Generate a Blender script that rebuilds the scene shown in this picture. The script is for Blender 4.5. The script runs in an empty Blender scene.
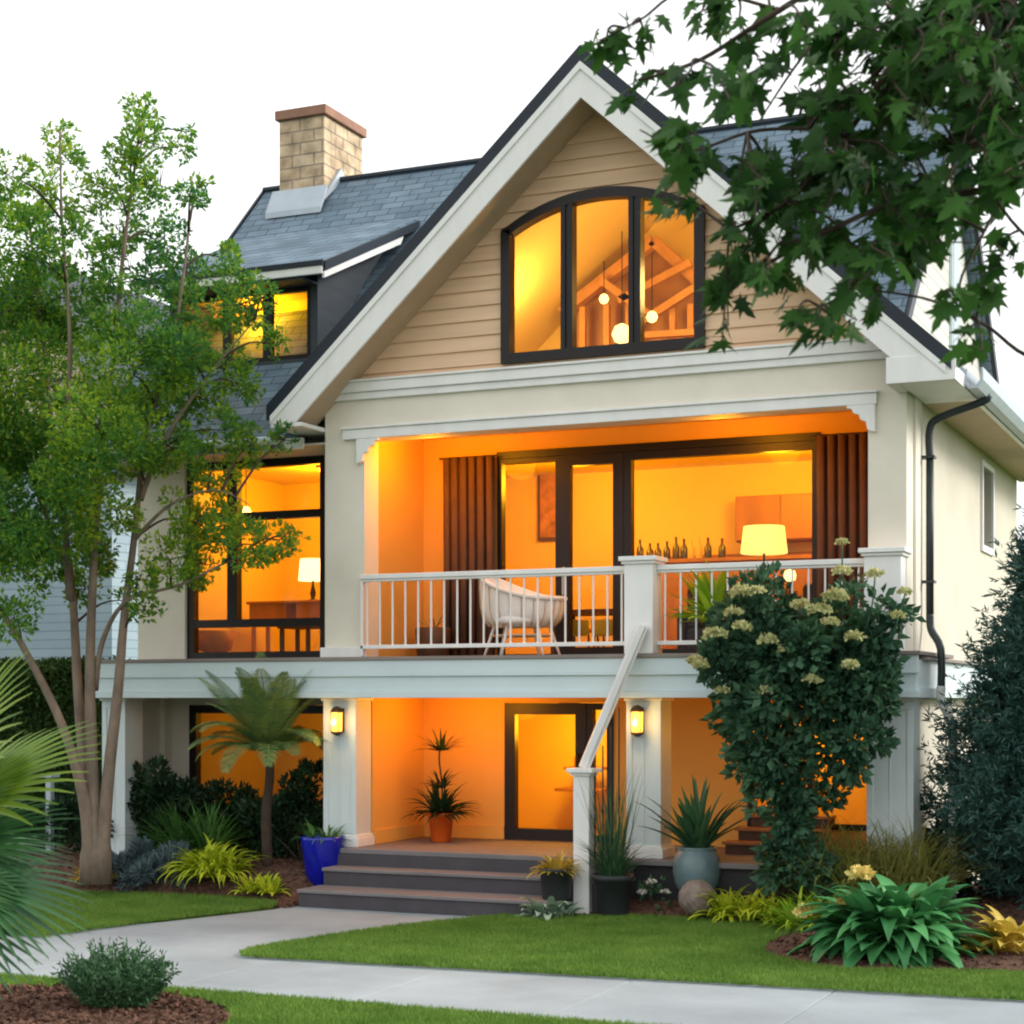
import bpy, bmesh, math, random
import numpy as np
from mathutils import Vector, Matrix
from mathutils.geometry import delaunay_2d_cdt, tessellate_polygon

random.seed(7)
RNG = np.random.default_rng(11)
scene = bpy.context.scene
COL = scene.collection

# ------------------------------------------------------------------ camera
F, HY, CAMZ = 1760.0, 700.0, 2.8
TH = math.atan(777 / 1760)
SN, CS = math.sin(TH), math.cos(TH)
cam = bpy.data.cameras.new('camera')
cam.sensor_width = 36.0
cam.lens = F / 1024 * 36.0
cam.shift_y = (HY - 512) / 1024
cam.clip_end = 3000
cam.dof.use_dof = True
cam.dof.focus_distance = 27.0
cam.dof.aperture_fstop = 4.0
camo = bpy.data.objects.new('camera', cam)
COL.objects.link(camo)
camo.location = (0, 0, CAMZ)
camo.rotation_euler = (math.radians(90), 0, TH)
scene.camera = camo

# ------------------------------------------------------------------ world and sun
SUN_EL, SUN_AZ = math.radians(28), math.radians(62)     # azimuth clockwise from +Y (house depth) towards +X
w = bpy.data.worlds.new('World')
scene.world = w
w.use_nodes = True
nt = w.node_tree
nt.nodes.clear()
out = nt.nodes.new('ShaderNodeOutputWorld')
bg = nt.nodes.new('ShaderNodeBackground')
sky = nt.nodes.new('ShaderNodeTexSky')
sky.sky_type = 'NISHITA'
sky.sun_disc = False
sky.sun_elevation = SUN_EL
sky.sun_rotation = SUN_AZ
sky.air_density = 1.0
sky.dust_density = 4.0
hsv = nt.nodes.new('ShaderNodeHueSaturation')
hsv.inputs['Saturation'].default_value = 0.22
mixs = nt.nodes.new('ShaderNodeMixRGB')
mixs.inputs['Fac'].default_value = 0.6
mixs.inputs['Color2'].default_value = (9.6, 9.65, 9.6, 1)    # even bright cloud cover
nt.links.new(sky.outputs[0], hsv.inputs['Color'])
nt.links.new(hsv.outputs[0], mixs.inputs['Color1'])
nt.links.new(mixs.outputs[0], bg.inputs['Color'])
bg.inputs['Strength'].default_value = 0.145
nt.links.new(bg.outputs[0], out.inputs[0])

sl = bpy.data.lights.new('sun', 'SUN')
sl.energy = 2.0
sl.angle = math.radians(18)
sl.color = (1.0, 0.95, 0.86)
so = bpy.data.objects.new('sun', sl)
COL.objects.link(so)
sd = Vector((math.sin(SUN_AZ) * math.cos(SUN_EL), math.cos(SUN_AZ) * math.cos(SUN_EL), math.sin(SUN_EL)))
so.location = sd * 60
so.rotation_euler = sd.to_track_quat('Z', 'Y').to_euler()

vs = scene.view_settings
vs.view_transform = 'Standard'
vs.look = 'None'
vs.exposure = 0.48
vs.gamma = 1
vs.use_curve_mapping = False
scene.cycles.use_denoising = True
scene.cycles.max_bounces = 8
scene.cycles.transparent_max_bounces = 16
scene.cycles.sample_clamp_indirect = 6
scene.cycles.caustics_reflective = False
scene.cycles.caustics_refractive = False
scene.cycles.filter_width = 2.1

# ------------------------------------------------------------------ pixel -> world point
def ray(px, py):
    u = (px - 512) / F
    return (-SN + CS * u, CS + SN * u, (HY - py) / F)
def PY(px, py, y):
    d = ray(px, py); t = y / d[1]
    return Vector((d[0] * t, y, CAMZ + d[2] * t))
def PZ(px, py, z=0.0):
    d = ray(px, py); t = (z - CAMZ) / d[2]
    return Vector((d[0] * t, d[1] * t, z))
def PT(px, py, t):
    d = ray(px, py)
    return Vector((d[0] * t, d[1] * t, CAMZ + d[2] * t))

# ------------------------------------------------------------------ materials
def nodes_of(name):
    m = bpy.data.materials.new(name)
    m.use_nodes = True
    n = m.node_tree
    return m, n, n.nodes['Principled BSDF'], n.nodes['Material Output']

def c4(c): return (c[0], c[1], c[2], 1)

def mat(name, col, rough=0.6, var=0.12, scale=3.0, bump=0.0, bscale=60.0, spec=0.3, streak=None, metal=0.0, col2=None):
    m, n, p, o = nodes_of(name)
    L = n.links.new
    tc = n.nodes.new('ShaderNodeTexCoord')
    mp = n.nodes.new('ShaderNodeMapping')
    L(tc.outputs['Object'], mp.inputs['Vector'])
    if streak: mp.inputs['Scale'].default_value = streak
    tx = n.nodes.new('ShaderNodeTexNoise')
    tx.inputs['Scale'].default_value = scale
    tx.inputs['Detail'].default_value = 6
    tx.inputs['Roughness'].default_value = 0.6
    L(mp.outputs[0], tx.inputs['Vector'])
    ra = n.nodes.new('ShaderNodeValToRGB')
    ra.color_ramp.elements[0].position = 0.3
    ra.color_ramp.elements[1].position = 0.72
    a = [max(0, x * (1 - var)) for x in col]
    b = [min(1, x * (1 + var)) for x in (col2 or col)]
    ra.color_ramp.elements[0].color = c4(a)
    ra.color_ramp.elements[1].color = c4(b)
    L(tx.outputs['Fac'], ra.inputs['Fac'])
    L(ra.outputs['Color'], p.inputs['Base Color'])
    p.inputs['Roughness'].default_value = rough
    p.inputs['Specular IOR Level'].default_value = spec
    p.inputs['Metallic'].default_value = metal
    if bump:
        t2 = n.nodes.new('ShaderNodeTexNoise')
        t2.inputs['Scale'].default_value = bscale
        t2.inputs['Detail'].default_value = 4
        L(mp.outputs[0], t2.inputs['Vector'])
        bp = n.nodes.new('ShaderNodeBump')
        bp.inputs['Strength'].default_value = bump
        bp.inputs['Distance'].default_value = 0.02
        L(t2.outputs['Fac'], bp.inputs['Height'])
        L(bp.outputs[0], p.inputs['Normal'])
    return m

def leafmat(name, c1, c2, trans=0.25, rough=0.5, spec=0.25, tip=None, nsc=1.6, mid=None):
    m, n, p, o = nodes_of(name)
    L = n.links.new
    geo = n.nodes.new('ShaderNodeNewGeometry')
    tx = n.nodes.new('ShaderNodeTexNoise')
    tx.inputs['Scale'].default_value = nsc
    tx.inputs['Detail'].default_value = 3
    tc = n.nodes.new('ShaderNodeTexCoord')
    L(tc.outputs['Object'], tx.inputs['Vector'])
    ad = n.nodes.new('ShaderNodeMath'); ad.operation = 'MULTIPLY_ADD'
    ad.inputs[1].default_value = 0.55
    L(geo.outputs['Random Per Island'], ad.inputs[0])
    s2 = n.nodes.new('ShaderNodeMath'); s2.operation = 'MULTIPLY_ADD'
    s2.inputs[1].default_value = 1.3; s2.inputs[2].default_value = -0.42
    L(tx.outputs['Fac'], s2.inputs[0])
    L(s2.outputs[0], ad.inputs[2])
    ra = n.nodes.new('ShaderNodeValToRGB')
    ra.color_ramp.elements[0].color = c4(c1)
    ra.color_ramp.elements[1].color = c4(c2)
    ra.color_ramp.elements[0].position = 0.05
    ra.color_ramp.elements[1].position = 0.9
    if mid:
        e = ra.color_ramp.elements.new(0.5); e.color = c4(mid)
    if tip:
        e = ra.color_ramp.elements.new(0.97); e.color = c4(tip)
    L(ad.outputs[0], ra.inputs['Fac'])
    L(ra.outputs[0], p.inputs['Base Color'])
    p.inputs['Roughness'].default_value = rough
    p.inputs['Specular IOR Level'].default_value = spec
    tr = n.nodes.new('ShaderNodeBsdfTranslucent')
    L(ra.outputs[0], tr.inputs['Color'])
    mx = n.nodes.new('ShaderNodeMixShader')
    mx.inputs[0].default_value = trans
    L(p.outputs[0], mx.inputs[1]); L(tr.outputs[0], mx.inputs[2])
    L(mx.outputs[0], o.inputs['Surface'])
    return m

def brickmat(name, c1, c2, mortar, vec, bw, bh, msize=0.01, rough=0.8, bump=0.4, var=0.3, nscale=2.5, offset=0.5, spec=0.2):
    m, n, p, o = nodes_of(name)
    L = n.links.new
    tc = n.nodes.new('ShaderNodeTexCoord')
    sp = n.nodes.new('ShaderNodeSeparateXYZ')
    L(tc.outputs['Object'], sp.inputs[0])
    cb = n.nodes.new('ShaderNodeCombineXYZ')
    def lin(co):
        acc = None
        for k, ax in zip(co, 'XYZ'):
            if not k: continue
            mm = n.nodes.new('ShaderNodeMath'); mm.operation = 'MULTIPLY_ADD'
            mm.inputs[1].default_value = k; mm.inputs[2].default_value = 0
            L(sp.outputs[ax], mm.inputs[0])
            if acc is not None: L(acc, mm.inputs[2])
            acc = mm.outputs[0]
        return acc
    L(lin(vec[0]), cb.inputs['X']); L(lin(vec[1]), cb.inputs['Y'])
    # a slow wobble so that courses are not ruler straight
    wn = n.nodes.new('ShaderNodeTexNoise'); wn.inputs['Scale'].default_value = 1.3
    L(tc.outputs['Object'], wn.inputs['Vector'])
    wv = n.nodes.new('ShaderNodeVectorMath'); wv.operation = 'MULTIPLY_ADD'
    wv.inputs[1].default_value = (0.02, 0.02, 0)
    L(wn.outputs['Color'], wv.inputs[0]); L(cb.outputs[0], wv.inputs[2])
    br = n.nodes.new('ShaderNodeTexBrick')
    br.inputs['Scale'].default_value = 1
    br.inputs['Brick Width'].default_value = bw
    br.inputs['Row Height'].default_value = bh
    br.inputs['Mortar Size'].default_value = msize
    br.inputs['Mortar Smooth'].default_value = 0.3
    br.inputs['Bias'].default_value = 0
    br.offset = offset
    br.inputs['Color1'].default_value = c4(c1)
    br.inputs['Color2'].default_value = c4(c2)
    br.inputs['Mortar'].default_value = c4(mortar)
    L(wv.outputs[0], br.inputs['Vector'])
    tx = n.nodes.new('ShaderNodeTexNoise'); tx.inputs['Scale'].default_value = nscale
    tx.inputs['Detail'].default_value = 6
    L(tc.outputs['Object'], tx.inputs['Vector'])
    mr = n.nodes.new('ShaderNodeMapRange')
    mr.inputs['From Min'].default_value = 0.3; mr.inputs['From Max'].default_value = 0.7
    mr.inputs['To Min'].default_value = 1 - var; mr.inputs['To Max'].default_value = 1 + var
    L(tx.outputs['Fac'], mr.inputs['Value'])
    ml = n.nodes.new('ShaderNodeMixRGB'); ml.blend_type = 'MULTIPLY'; ml.inputs[0].default_value = 1
    L(br.outputs['Color'], ml.inputs[1]); L(mr.outputs[0], ml.inputs[2])
    L(ml.outputs[0], p.inputs['Base Color'])
    p.inputs['Roughness'].default_value = rough
    p.inputs['Specular IOR Level'].default_value = spec
    bp = n.nodes.new('ShaderNodeBump'); bp.inputs['Strength'].default_value = bump; bp.inputs['Distance'].default_value = 0.03
    sb = n.nodes.new('ShaderNodeMath'); sb.operation = 'MULTIPLY_ADD'; sb.inputs[1].default_value = -1
    L(br.outputs['Fac'], sb.inputs[0]); L(tx.outputs['Fac'], sb.inputs[2])
    L(sb.outputs[0], bp.inputs['Height'])
    L(bp.outputs[0], p.inputs['Normal'])
    return m

def glow(name, col, strength):
    m, n, p, o = nodes_of(name)
    p.inputs['Base Color'].default_value = c4(col)
    p.inputs['Emission Color'].default_value = c4(col)
    p.inputs['Emission Strength'].default_value = strength
    return m

def glassmat():
    m, n, p, o = nodes_of('window_glass')
    L = n.links.new
    tr = n.nodes.new('ShaderNodeBsdfTransparent')
    tr.inputs['Color'].default_value = (0.93, 0.94, 0.93, 1)
    gl = n.nodes.new('ShaderNodeBsdfGlossy')
    gl.inputs['Roughness'].default_value = 0.03
    fr = n.nodes.new('ShaderNodeFresnel'); fr.inputs['IOR'].default_value = 1.17
    mx = n.nodes.new('ShaderNodeMixShader')
    L(fr.outputs[0], mx.inputs[0]); L(tr.outputs[0], mx.inputs[1]); L(gl.outputs[0], mx.inputs[2])
    L(mx.outputs[0], o.inputs['Surface'])
    return m

M = {}
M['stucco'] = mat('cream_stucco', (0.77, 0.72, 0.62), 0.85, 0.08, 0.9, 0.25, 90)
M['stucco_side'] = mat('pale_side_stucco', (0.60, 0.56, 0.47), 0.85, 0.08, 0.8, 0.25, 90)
M['white'] = mat('white_paint', (0.80, 0.80, 0.785), 0.5, 0.07, 1.5, 0.05, 40, streak=(1.6, 1.6, .35))
M['bluewhite'] = mat('pale_blue_grey_paint', (0.60, 0.70, 0.725), 0.5, 0.05, 1.2, 0.05, 40)
M['column'] = mat('column_paint', (0.63, 0.705, 0.715), 0.5, 0.05, 1.2, 0.05, 40)
M['siding'] = mat('tan_lap_siding', (0.76, 0.535, 0.35), 0.65, 0.10, 2.0, 0.12, 30, streak=(0.25, 1, 3))
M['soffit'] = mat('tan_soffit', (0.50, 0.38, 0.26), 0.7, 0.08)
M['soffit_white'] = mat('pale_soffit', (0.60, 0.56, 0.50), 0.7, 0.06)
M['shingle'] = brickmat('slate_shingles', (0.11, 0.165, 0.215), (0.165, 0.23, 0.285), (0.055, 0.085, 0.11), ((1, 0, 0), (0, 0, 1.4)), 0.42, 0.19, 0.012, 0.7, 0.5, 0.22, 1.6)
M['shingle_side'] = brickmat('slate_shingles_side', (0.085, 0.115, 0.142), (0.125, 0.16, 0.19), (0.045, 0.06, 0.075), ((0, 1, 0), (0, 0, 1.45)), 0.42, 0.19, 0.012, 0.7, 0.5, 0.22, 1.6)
M['roofedge'] = mat('dark_roof_edge', (0.014, 0.022, 0.034), 0.45, 0.2, 2)
M['dormerdark'] = mat('dark_dormer_cladding', (0.045, 0.055, 0.068), 0.6, 0.15, 2, 0.1, 30, streak=(1, 1, 6))
M['stone'] = brickmat('chimney_stone', (0.46, 0.335, 0.215), (0.56, 0.44, 0.30), (0.30, 0.24, 0.18), ((1, 1, 0), (0, 0, 1)), 0.44, 0.21, 0.016, 0.85, 0.7, 0.4, 4.0, 0.37)
M['capstone'] = mat('reddish_cap', (0.30, 0.155, 0.105), 0.7, 0.15, 4, 0.2, 30)
M['flashing'] = mat('lead_flashing', (0.42, 0.48, 0.53), 0.45, 0.08, 3, metal=0.2)
M['frame'] = mat('dark_bronze_frame', (0.012, 0.009, 0.009), 0.4, 0.15, 3)
M['glass'] = glassmat()
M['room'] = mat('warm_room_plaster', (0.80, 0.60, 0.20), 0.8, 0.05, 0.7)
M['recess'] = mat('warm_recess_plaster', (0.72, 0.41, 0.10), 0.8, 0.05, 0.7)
M['roomfloor'] = mat('room_oak_floor', (0.33, 0.19, 0.09), 0.5, 0.15, 3, streak=(0.3, 3, 1))
M['wood'] = mat('warm_wood', (0.36, 0.17, 0.07), 0.5, 0.22, 3, 0.1, 30, streak=(1, 1, 0.25))
M['darkwood'] = mat('dark_wood', (0.10, 0.055, 0.035), 0.5, 0.22, 3, streak=(1, 1, 0.3))
M['timber'] = mat('orange_timber', (0.50, 0.24, 0.08), 0.55, 0.2, 3)
M['curtain'] = mat('brown_curtain', (0.115, 0.062, 0.042), 0.85, 0.15, 3, 0.1, 80)
M['step'] = mat('charcoal_step', (0.068, 0.062, 0.070), 0.7, 0.15, 3, 0.15, 50)
M['tread'] = mat('grey_tread', (0.185, 0.170, 0.175), 0.65, 0.15, 3, 0.12, 50, streak=(0.4, 3, 1))
M['deckfloor'] = mat('deck_boards', (0.24, 0.205, 0.185), 0.6, 0.15, 3, streak=(0.3, 4, 1))
M['dark'] = mat('dark_foundation', (0.035, 0.035, 0.038), 0.8, 0.2, 2, 0.2, 40)
M['concrete'] = mat('pale_concrete', (0.285, 0.325, 0.35), 0.8, 0.2, 0.55, 0.2, 70)
M['soil'] = mat('soil', (0.055, 0.038, 0.028), 0.95, 0.3, 6, 0.6, 30)
M['mulch'] = mat('bark_mulch', (0.06, 0.030, 0.022), 0.95, 0.45, 14, 0.9, 40, col2=(0.12, 0.062, 0.042))
M['chip'] = leafmat('bark_chip', (0.04, 0.020, 0.014), (0.17, 0.088, 0.058), 0.0, 0.9)
M['turf'] = mat('turf_base', (0.06, 0.115, 0.02), 0.95, 0.25, 2.5)
M['grassblade'] = leafmat('lawn_blades', (0.085, 0.19, 0.026), (0.20, 0.33, 0.06), 0.25, 0.6, 0.15)
M['asphalt'] = mat('asphalt', (0.05, 0.05, 0.052), 0.9, 0.2, 5, 0.3, 90)
M['bark'] = mat('grey_brown_bark', (0.215, 0.165, 0.125), 0.9, 0.35, 5, 0.7, 18, streak=(1, 1, 0.4))
M['darkbark'] = mat('dark_bark', (0.055, 0.038, 0.027), 0.9, 0.3, 6, 0.5, 25)
M['blueglaze'] = mat('cobalt_glaze', (0.006, 0.012, 0.36), 0.18, 0.15, 3, spec=0.6)
M['orangepot'] = mat('orange_terracotta', (0.75, 0.13, 0.015), 0.5, 0.1, 3)
M['greypot'] = mat('charcoal_pot', (0.036, 0.042, 0.043), 0.6, 0.2, 5, 0.1, 40)
M['urn'] = mat('blue_grey_glaze', (0.125, 0.195, 0.215), 0.32, 0.18, 3.5, 0.06, 20, spec=0.5)
M['ball'] = mat('weathered_stone', (0.235, 0.185, 0.155), 0.9, 0.3, 8, 0.5, 60)
M['wicker'] = mat('white_weave', (0.85, 0.85, 0.84), 0.7, 0.05, 6, 0.35, 90)
M['palewood'] = mat('pale_wood', (0.60, 0.47, 0.33), 0.55, 0.15, 4)
M['downpipe'] = mat('dark_downpipe', (0.035, 0.045, 0.05), 0.4, 0.15, 3)
M['bronze'] = mat('lamp_bronze', (0.05, 0.03, 0.018), 0.4, 0.15, 3)
M['lampglow'] = glow('sconce_glass', (1.0, 0.42, 0.06), 1.7)
M['shadeglow'] = glow('lamp_shade', (1.0, 0.66, 0.16), 1.15)
M['shadepale'] = glow('pale_lamp_shade', (1.0, 0.82, 0.42), 1.5)
M['bulb'] = glow('bulb', (1.0, 0.72, 0.26), 1.9)
M['paint_art'] = mat('canvas_art', (0.42, 0.20, 0.08), 0.8, 0.5, 5)
M['bottle'] = mat('dark_bottle', (0.06, 0.05, 0.03), 0.15, 0.2, 4, spec=0.6)
M['yellowcloth'] = mat('yellow_fabric', (0.85, 0.42, 0.03), 0.85, 0.1, 4)
M['sofa'] = mat('dark_fabric', (0.05, 0.035, 0.04), 0.9, 0.2, 5)
M['nb_blue'] = brickmat('neighbour_blue_siding', (0.27, 0.35, 0.41), (0.31, 0.39, 0.45), (0.19, 0.25, 0.30), ((1, 1, 0), (0, 0, 1)), 6.0, 0.20, 0.014, 0.7, 0.3, 0.05, 1.0)
M['nb_cream'] = mat('neighbour_cream', (0.60, 0.50, 0.36), 0.8, 0.08, 1.5)
M['nb_white'] = brickmat('white_lap_siding', (0.52, 0.52, 0.48), (0.56, 0.56, 0.52), (0.36, 0.37, 0.36), ((1, 1, 0), (0, 0, 1)), 8.0, 0.2, 0.012, 0.7, 0.3, 0.04, 1.0)
M['petal'] = leafmat('pale_petals', (0.36, 0.40, 0.15), (0.66, 0.64, 0.36), 0.3, 0.7, 0.1)
M['petal_yel'] = leafmat('yellow_petals', (0.62, 0.44, 0.10), (0.85, 0.74, 0.30), 0.3, 0.7, 0.1)
M['petal_white'] = leafmat('white_petals', (0.65, 0.62, 0.55), (0.82, 0.80, 0.74), 0.3, 0.7, 0.1)
M['lf_tree'] = leafmat('tree_leaves', (0.035, 0.15, 0.065), (0.42, 0.56, 0.035), 0.58, 0.5, 0.15, None, 0.5, (0.13, 0.32, 0.05))
M['lf_maple'] = leafmat('maple_leaves', (0.010, 0.042, 0.012), (0.06, 0.165, 0.03), 0.42, 0.5, 0.15)
M['lf_hyd'] = leafmat('hydrangea_leaves', (0.014, 0.055, 0.036), (0.085, 0.19, 0.095), 0.2, 0.5, 0.2)
M['lf_con'] = leafmat('conifer_needles', (0.013, 0.052, 0.045), (0.07, 0.155, 0.125), 0.08, 0.6, 0.2)
M['lf_dark'] = leafmat('dark_shrub_leaves', (0.010, 0.032, 0.016), (0.04, 0.09, 0.036), 0.12, 0.5, 0.2)
M['lf_mid'] = leafmat('mid_green_blades', (0.04, 0.13, 0.03), (0.15, 0.33, 0.07), 0.2, 0.5, 0.25)
M['lf_palm'] = leafmat('palm_fronds', (0.035, 0.13, 0.065), (0.26, 0.34, 0.08), 0.2, 0.45, 0.35)
M['lf_fan'] = leafmat('fan_palm_leaves', (0.008, 0.045, 0.018), (0.055, 0.165, 0.05), 0.2, 0.4, 0.4)
M['lf_fanlime'] = leafmat('young_palm_leaves', (0.07, 0.16, 0.02), (0.26, 0.38, 0.04), 0.3, 0.4, 0.35)
M['lf_lime'] = leafmat('lime_blades', (0.32, 0.44, 0.015), (0.68, 0.74, 0.06), 0.3, 0.5, 0.2)
M['lf_blue'] = leafmat('blue_grey_needles', (0.055, 0.09, 0.10), (0.14, 0.20, 0.215), 0.1, 0.6, 0.2)
M['lf_hosta'] = leafmat('hosta_leaves', (0.03, 0.16, 0.055), (0.11, 0.36, 0.12), 0.2, 0.4, 0.35)
M['lf_hosta_pale'] = leafmat('variegated_hosta_leaves', (0.14, 0.26, 0.17), (0.50, 0.62, 0.48), 0.2, 0.5, 0.25)
M['lf_yel'] = leafmat('golden_leaves', (0.42, 0.30, 0.03), (0.72, 0.55, 0.12), 0.3, 0.5, 0.2)
M['lf_agave'] = leafmat('agave_leaves', (0.025, 0.09, 0.04), (0.09, 0.21, 0.09), 0.12, 0.4, 0.35)
M['lf_grass'] = leafmat('tawny_grass', (0.11, 0.14, 0.03), (0.42, 0.40, 0.12), 0.3, 0.6, 0.15)
M['lf_sage'] = leafmat('rosemary_leaves', (0.025, 0.08, 0.035), (0.09, 0.19, 0.085), 0.15, 0.6, 0.2)
M['lf_hedge'] = leafmat('hedge_leaves', (0.018, 0.045, 0.01), (0.05, 0.10, 0.02), 0.15, 0.6, 0.2)
M['lf_bromeliad'] = leafmat('bright_strap_leaves', (0.14, 0.34, 0.02), (0.50, 0.64, 0.05), 0.3, 0.4, 0.3)

# ------------------------------------------------------------------ mesh builder
def wloc(o):
    v = Vector((0, 0, 0))
    while o is not None:
        v += o.location; o = o.parent
    return v

class MB:
    def __init__(s): s.v = []; s.f = []; s.mi = []; s.mats = []; s.cur = 0
    def m(s, name):
        if name not in s.mats: s.mats.append(name)
        s.cur = s.mats.index(name); return s
    def add(s, vs, fs):
        b = len(s.v)
        s.v += [tuple(x) for x in vs]
        for f in fs: s.f.append([b + i for i in f]); s.mi.append(s.cur)
        return s
    def box(s, x0, x1, y0, y1, z0, z1):
        vs = [(x, y, z) for z in (z0, z1) for y in (y0, y1) for x in (x0, x1)]
        return s.add(vs, [(0, 2, 3, 1), (4, 5, 7, 6), (0, 1, 5, 4), (2, 6, 7, 3), (0, 4, 6, 2), (1, 3, 7, 5)])
    def prism(s, poly, vec):
        n = len(poly); vec = Vector(vec)
        a = [Vector(p) for p in poly]; b = [p + vec for p in a]
        s.add(a + b, [tuple(range(n))[::-1], tuple(range(n, 2 * n))] + [(i, (i + 1) % n, n + (i + 1) % n, n + i) for i in range(n)])
        return s
    def tube(s, pts, rad, n=8, cap=True):
        pts = [Vector(p) for p in pts]
        if not hasattr(rad, '__len__'): rad = [rad] * len(pts)
        rings = []; prev = None
        for i, p in enumerate(pts):
            d = (pts[min(i + 1, len(pts) - 1)] - pts[max(i - 1, 0)]).normalized()
            u = prev if prev is not None else (Vector((0, 0, 1)) if abs(d.z) < 0.9 else Vector((1, 0, 0)))
            u = (u - d * u.dot(d)).normalized(); prev = u
            q = d.cross(u)
            rings += [p + (u * math.cos(2 * math.pi * k / n) + q * math.sin(2 * math.pi * k / n)) * rad[i] for k in range(n)]
        fs = [(i * n + k, i * n + (k + 1) % n, (i + 1) * n + (k + 1) % n, (i + 1) * n + k) for i in range(len(pts) - 1) for k in range(n)]
        if cap: fs += [tuple(range(n))[::-1], tuple(range((len(pts) - 1) * n, len(pts) * n))]
        return s.add(rings, fs)
    def lathe(s, c, prof, n=28):
        c = Vector(c); vs = []
        for r, z in prof:
            vs += [c + Vector((r * math.cos(2 * math.pi * k / n), r * math.sin(2 * math.pi * k / n), z)) for k in range(n)]
        m = len(prof)
        fs = [(i * n + k, i * n + (k + 1) % n, (i + 1) * n + (k + 1) % n, (i + 1) * n + k) for i in range(m - 1) for k in range(n)]
        fs += [tuple(range(n))[::-1], tuple(range((m - 1) * n, m * n))]
        return s.add(vs, fs)
    def wall(s, ax, u0, u1, z0, z1, d0, d1, holes=()):
        """wall slab: runs along ax ('x' or 'y'), between depths d0..d1, rectangular holes (ua,ub,za,zb)"""
        us = sorted({u0, u1, *[h[0] for h in holes], *[h[1] for h in holes]})
        zs = sorted({z0, z1, *[h[2] for h in holes], *[h[3] for h in holes]})
        us = [u for u in us if u0 <= u <= u1]; zs = [z for z in zs if z0 <= z <= z1]
        def solid(i, j):
            if i < 0 or j < 0 or i >= len(us) - 1 or j >= len(zs) - 1: return False
            u = (us[i] + us[i + 1]) / 2; z = (zs[j] + zs[j + 1]) / 2
            return not any(h[0] < u < h[1] and h[2] < z < h[3] for h in holes)
        P = (lambda u, d, z: (u, d, z)) if ax == 'x' else (lambda u, d, z: (d, u, z))
        for i in range(len(us) - 1):
            for j in range(len(zs) - 1):
                if not solid(i, j): continue
                a, b, c, e = us[i], us[i + 1], zs[j], zs[j + 1]
                for d in (d0, d1): s.add([P(a, d, c), P(b, d, c), P(b, d, e), P(a, d, e)], [(0, 1, 2, 3)])
                if not solid(i - 1, j): s.add([P(a, d0, c), P(a, d1, c), P(a, d1, e), P(a, d0, e)], [(0, 1, 2, 3)])
                if not solid(i + 1, j): s.add([P(b, d0, c), P(b, d1, c), P(b, d1, e), P(b, d0, e)], [(0, 1, 2, 3)])
                if not solid(i, j - 1): s.add([P(a, d0, c), P(b, d0, c), P(b, d1, c), P(a, d1, c)], [(0, 1, 2, 3)])
                if not solid(i, j + 1): s.add([P(a, d0, e), P(b, d0, e), P(b, d1, e), P(a, d1, e)], [(0, 1, 2, 3)])
        return s
    def build(s, name, mt=None, parent=None, smooth=False, bevel=0.0):
        me = bpy.data.meshes.new(name)
        off = wloc(parent) if parent is not None else Vector((0, 0, 0))
        me.from_pydata([(x - off.x, y - off.y, z - off.z) for x, y, z in s.v], [], s.f)
        if mt: me.materials.append(M[mt])
        else:
            for k in s.mats: me.materials.append(M[k])
            me.polygons.foreach_set('material_index', s.mi)
        bm = bmesh.new(); bm.from_mesh(me)
        bmesh.ops.remove_doubles(bm, verts=bm.verts, dist=1e-5)
        bmesh.ops.recalc_face_normals(bm, faces=bm.faces)
        bm.to_mesh(me); bm.free()
        if smooth: me.polygons.foreach_set('use_smooth', [True] * len(me.polygons))
        o = bpy.data.objects.new(name, me)
        COL.objects.link(o)
        if parent is not None: o.parent = parent
        if bevel:
            b = o.modifiers.new('bevel', 'BEVEL'); b.width = bevel; b.segments = 2; b.limit_method = 'ANGLE'
        return o

def tag(o, label, cat, group=None, kind=None):
    if label: o['label'] = label
    if cat: o['category'] = cat
    if group: o['group'] = group
    if kind: o['kind'] = kind
    return o
def empty(name, loc, label=None, cat=None, group=None):
    o = bpy.data.objects.new(name, None)
    o.empty_display_size = 0.2
    COL.objects.link(o); o.location = loc
    return tag(o, label, cat, group)
def copy_tree(o, parent=None):
    c = o.copy(); COL.objects.link(c)
    if parent is not None: c.parent = parent
    for ch in [x for x in COL.objects if x.parent == o]: copy_tree(ch, c)
    return c
def structure(o): o['kind'] = 'structure'; return o

def np_mesh(name, verts, faces, mt, parent=None, smooth=False):
    """verts (n,3) and faces (m,k) numpy arrays, one face size"""
    me = bpy.data.meshes.new(name)
    verts = np.asarray(verts, dtype=np.float32)
    if parent is not None: verts = verts - np.array(wloc(parent), dtype=np.float32)
    faces = np.asarray(faces, dtype=np.int32); k = faces.shape[1]
    me.vertices.add(len(verts)); me.vertices.foreach_set('co', verts.ravel())
    me.loops.add(faces.size); me.loops.foreach_set('vertex_index', faces.ravel())
    me.polygons.add(len(faces))
    me.polygons.foreach_set('loop_start', np.arange(0, faces.size, k, dtype=np.int32))
    me.polygons.foreach_set('loop_total', np.full(len(faces), k, dtype=np.int32))
    if smooth: me.polygons.foreach_set('use_smooth', np.ones(len(faces), dtype=bool))
    me.update(); me.validate()
    me.materials.append(M[mt])
    o = bpy.data.objects.new(name, me); COL.objects.link(o)
    if parent is not None: o.parent = parent
    return o

# ------------------------------------------------------------------ foliage generators
def unit(a): return a / np.maximum(np.linalg.norm(a, axis=1, keepdims=True), 1e-9)

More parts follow.
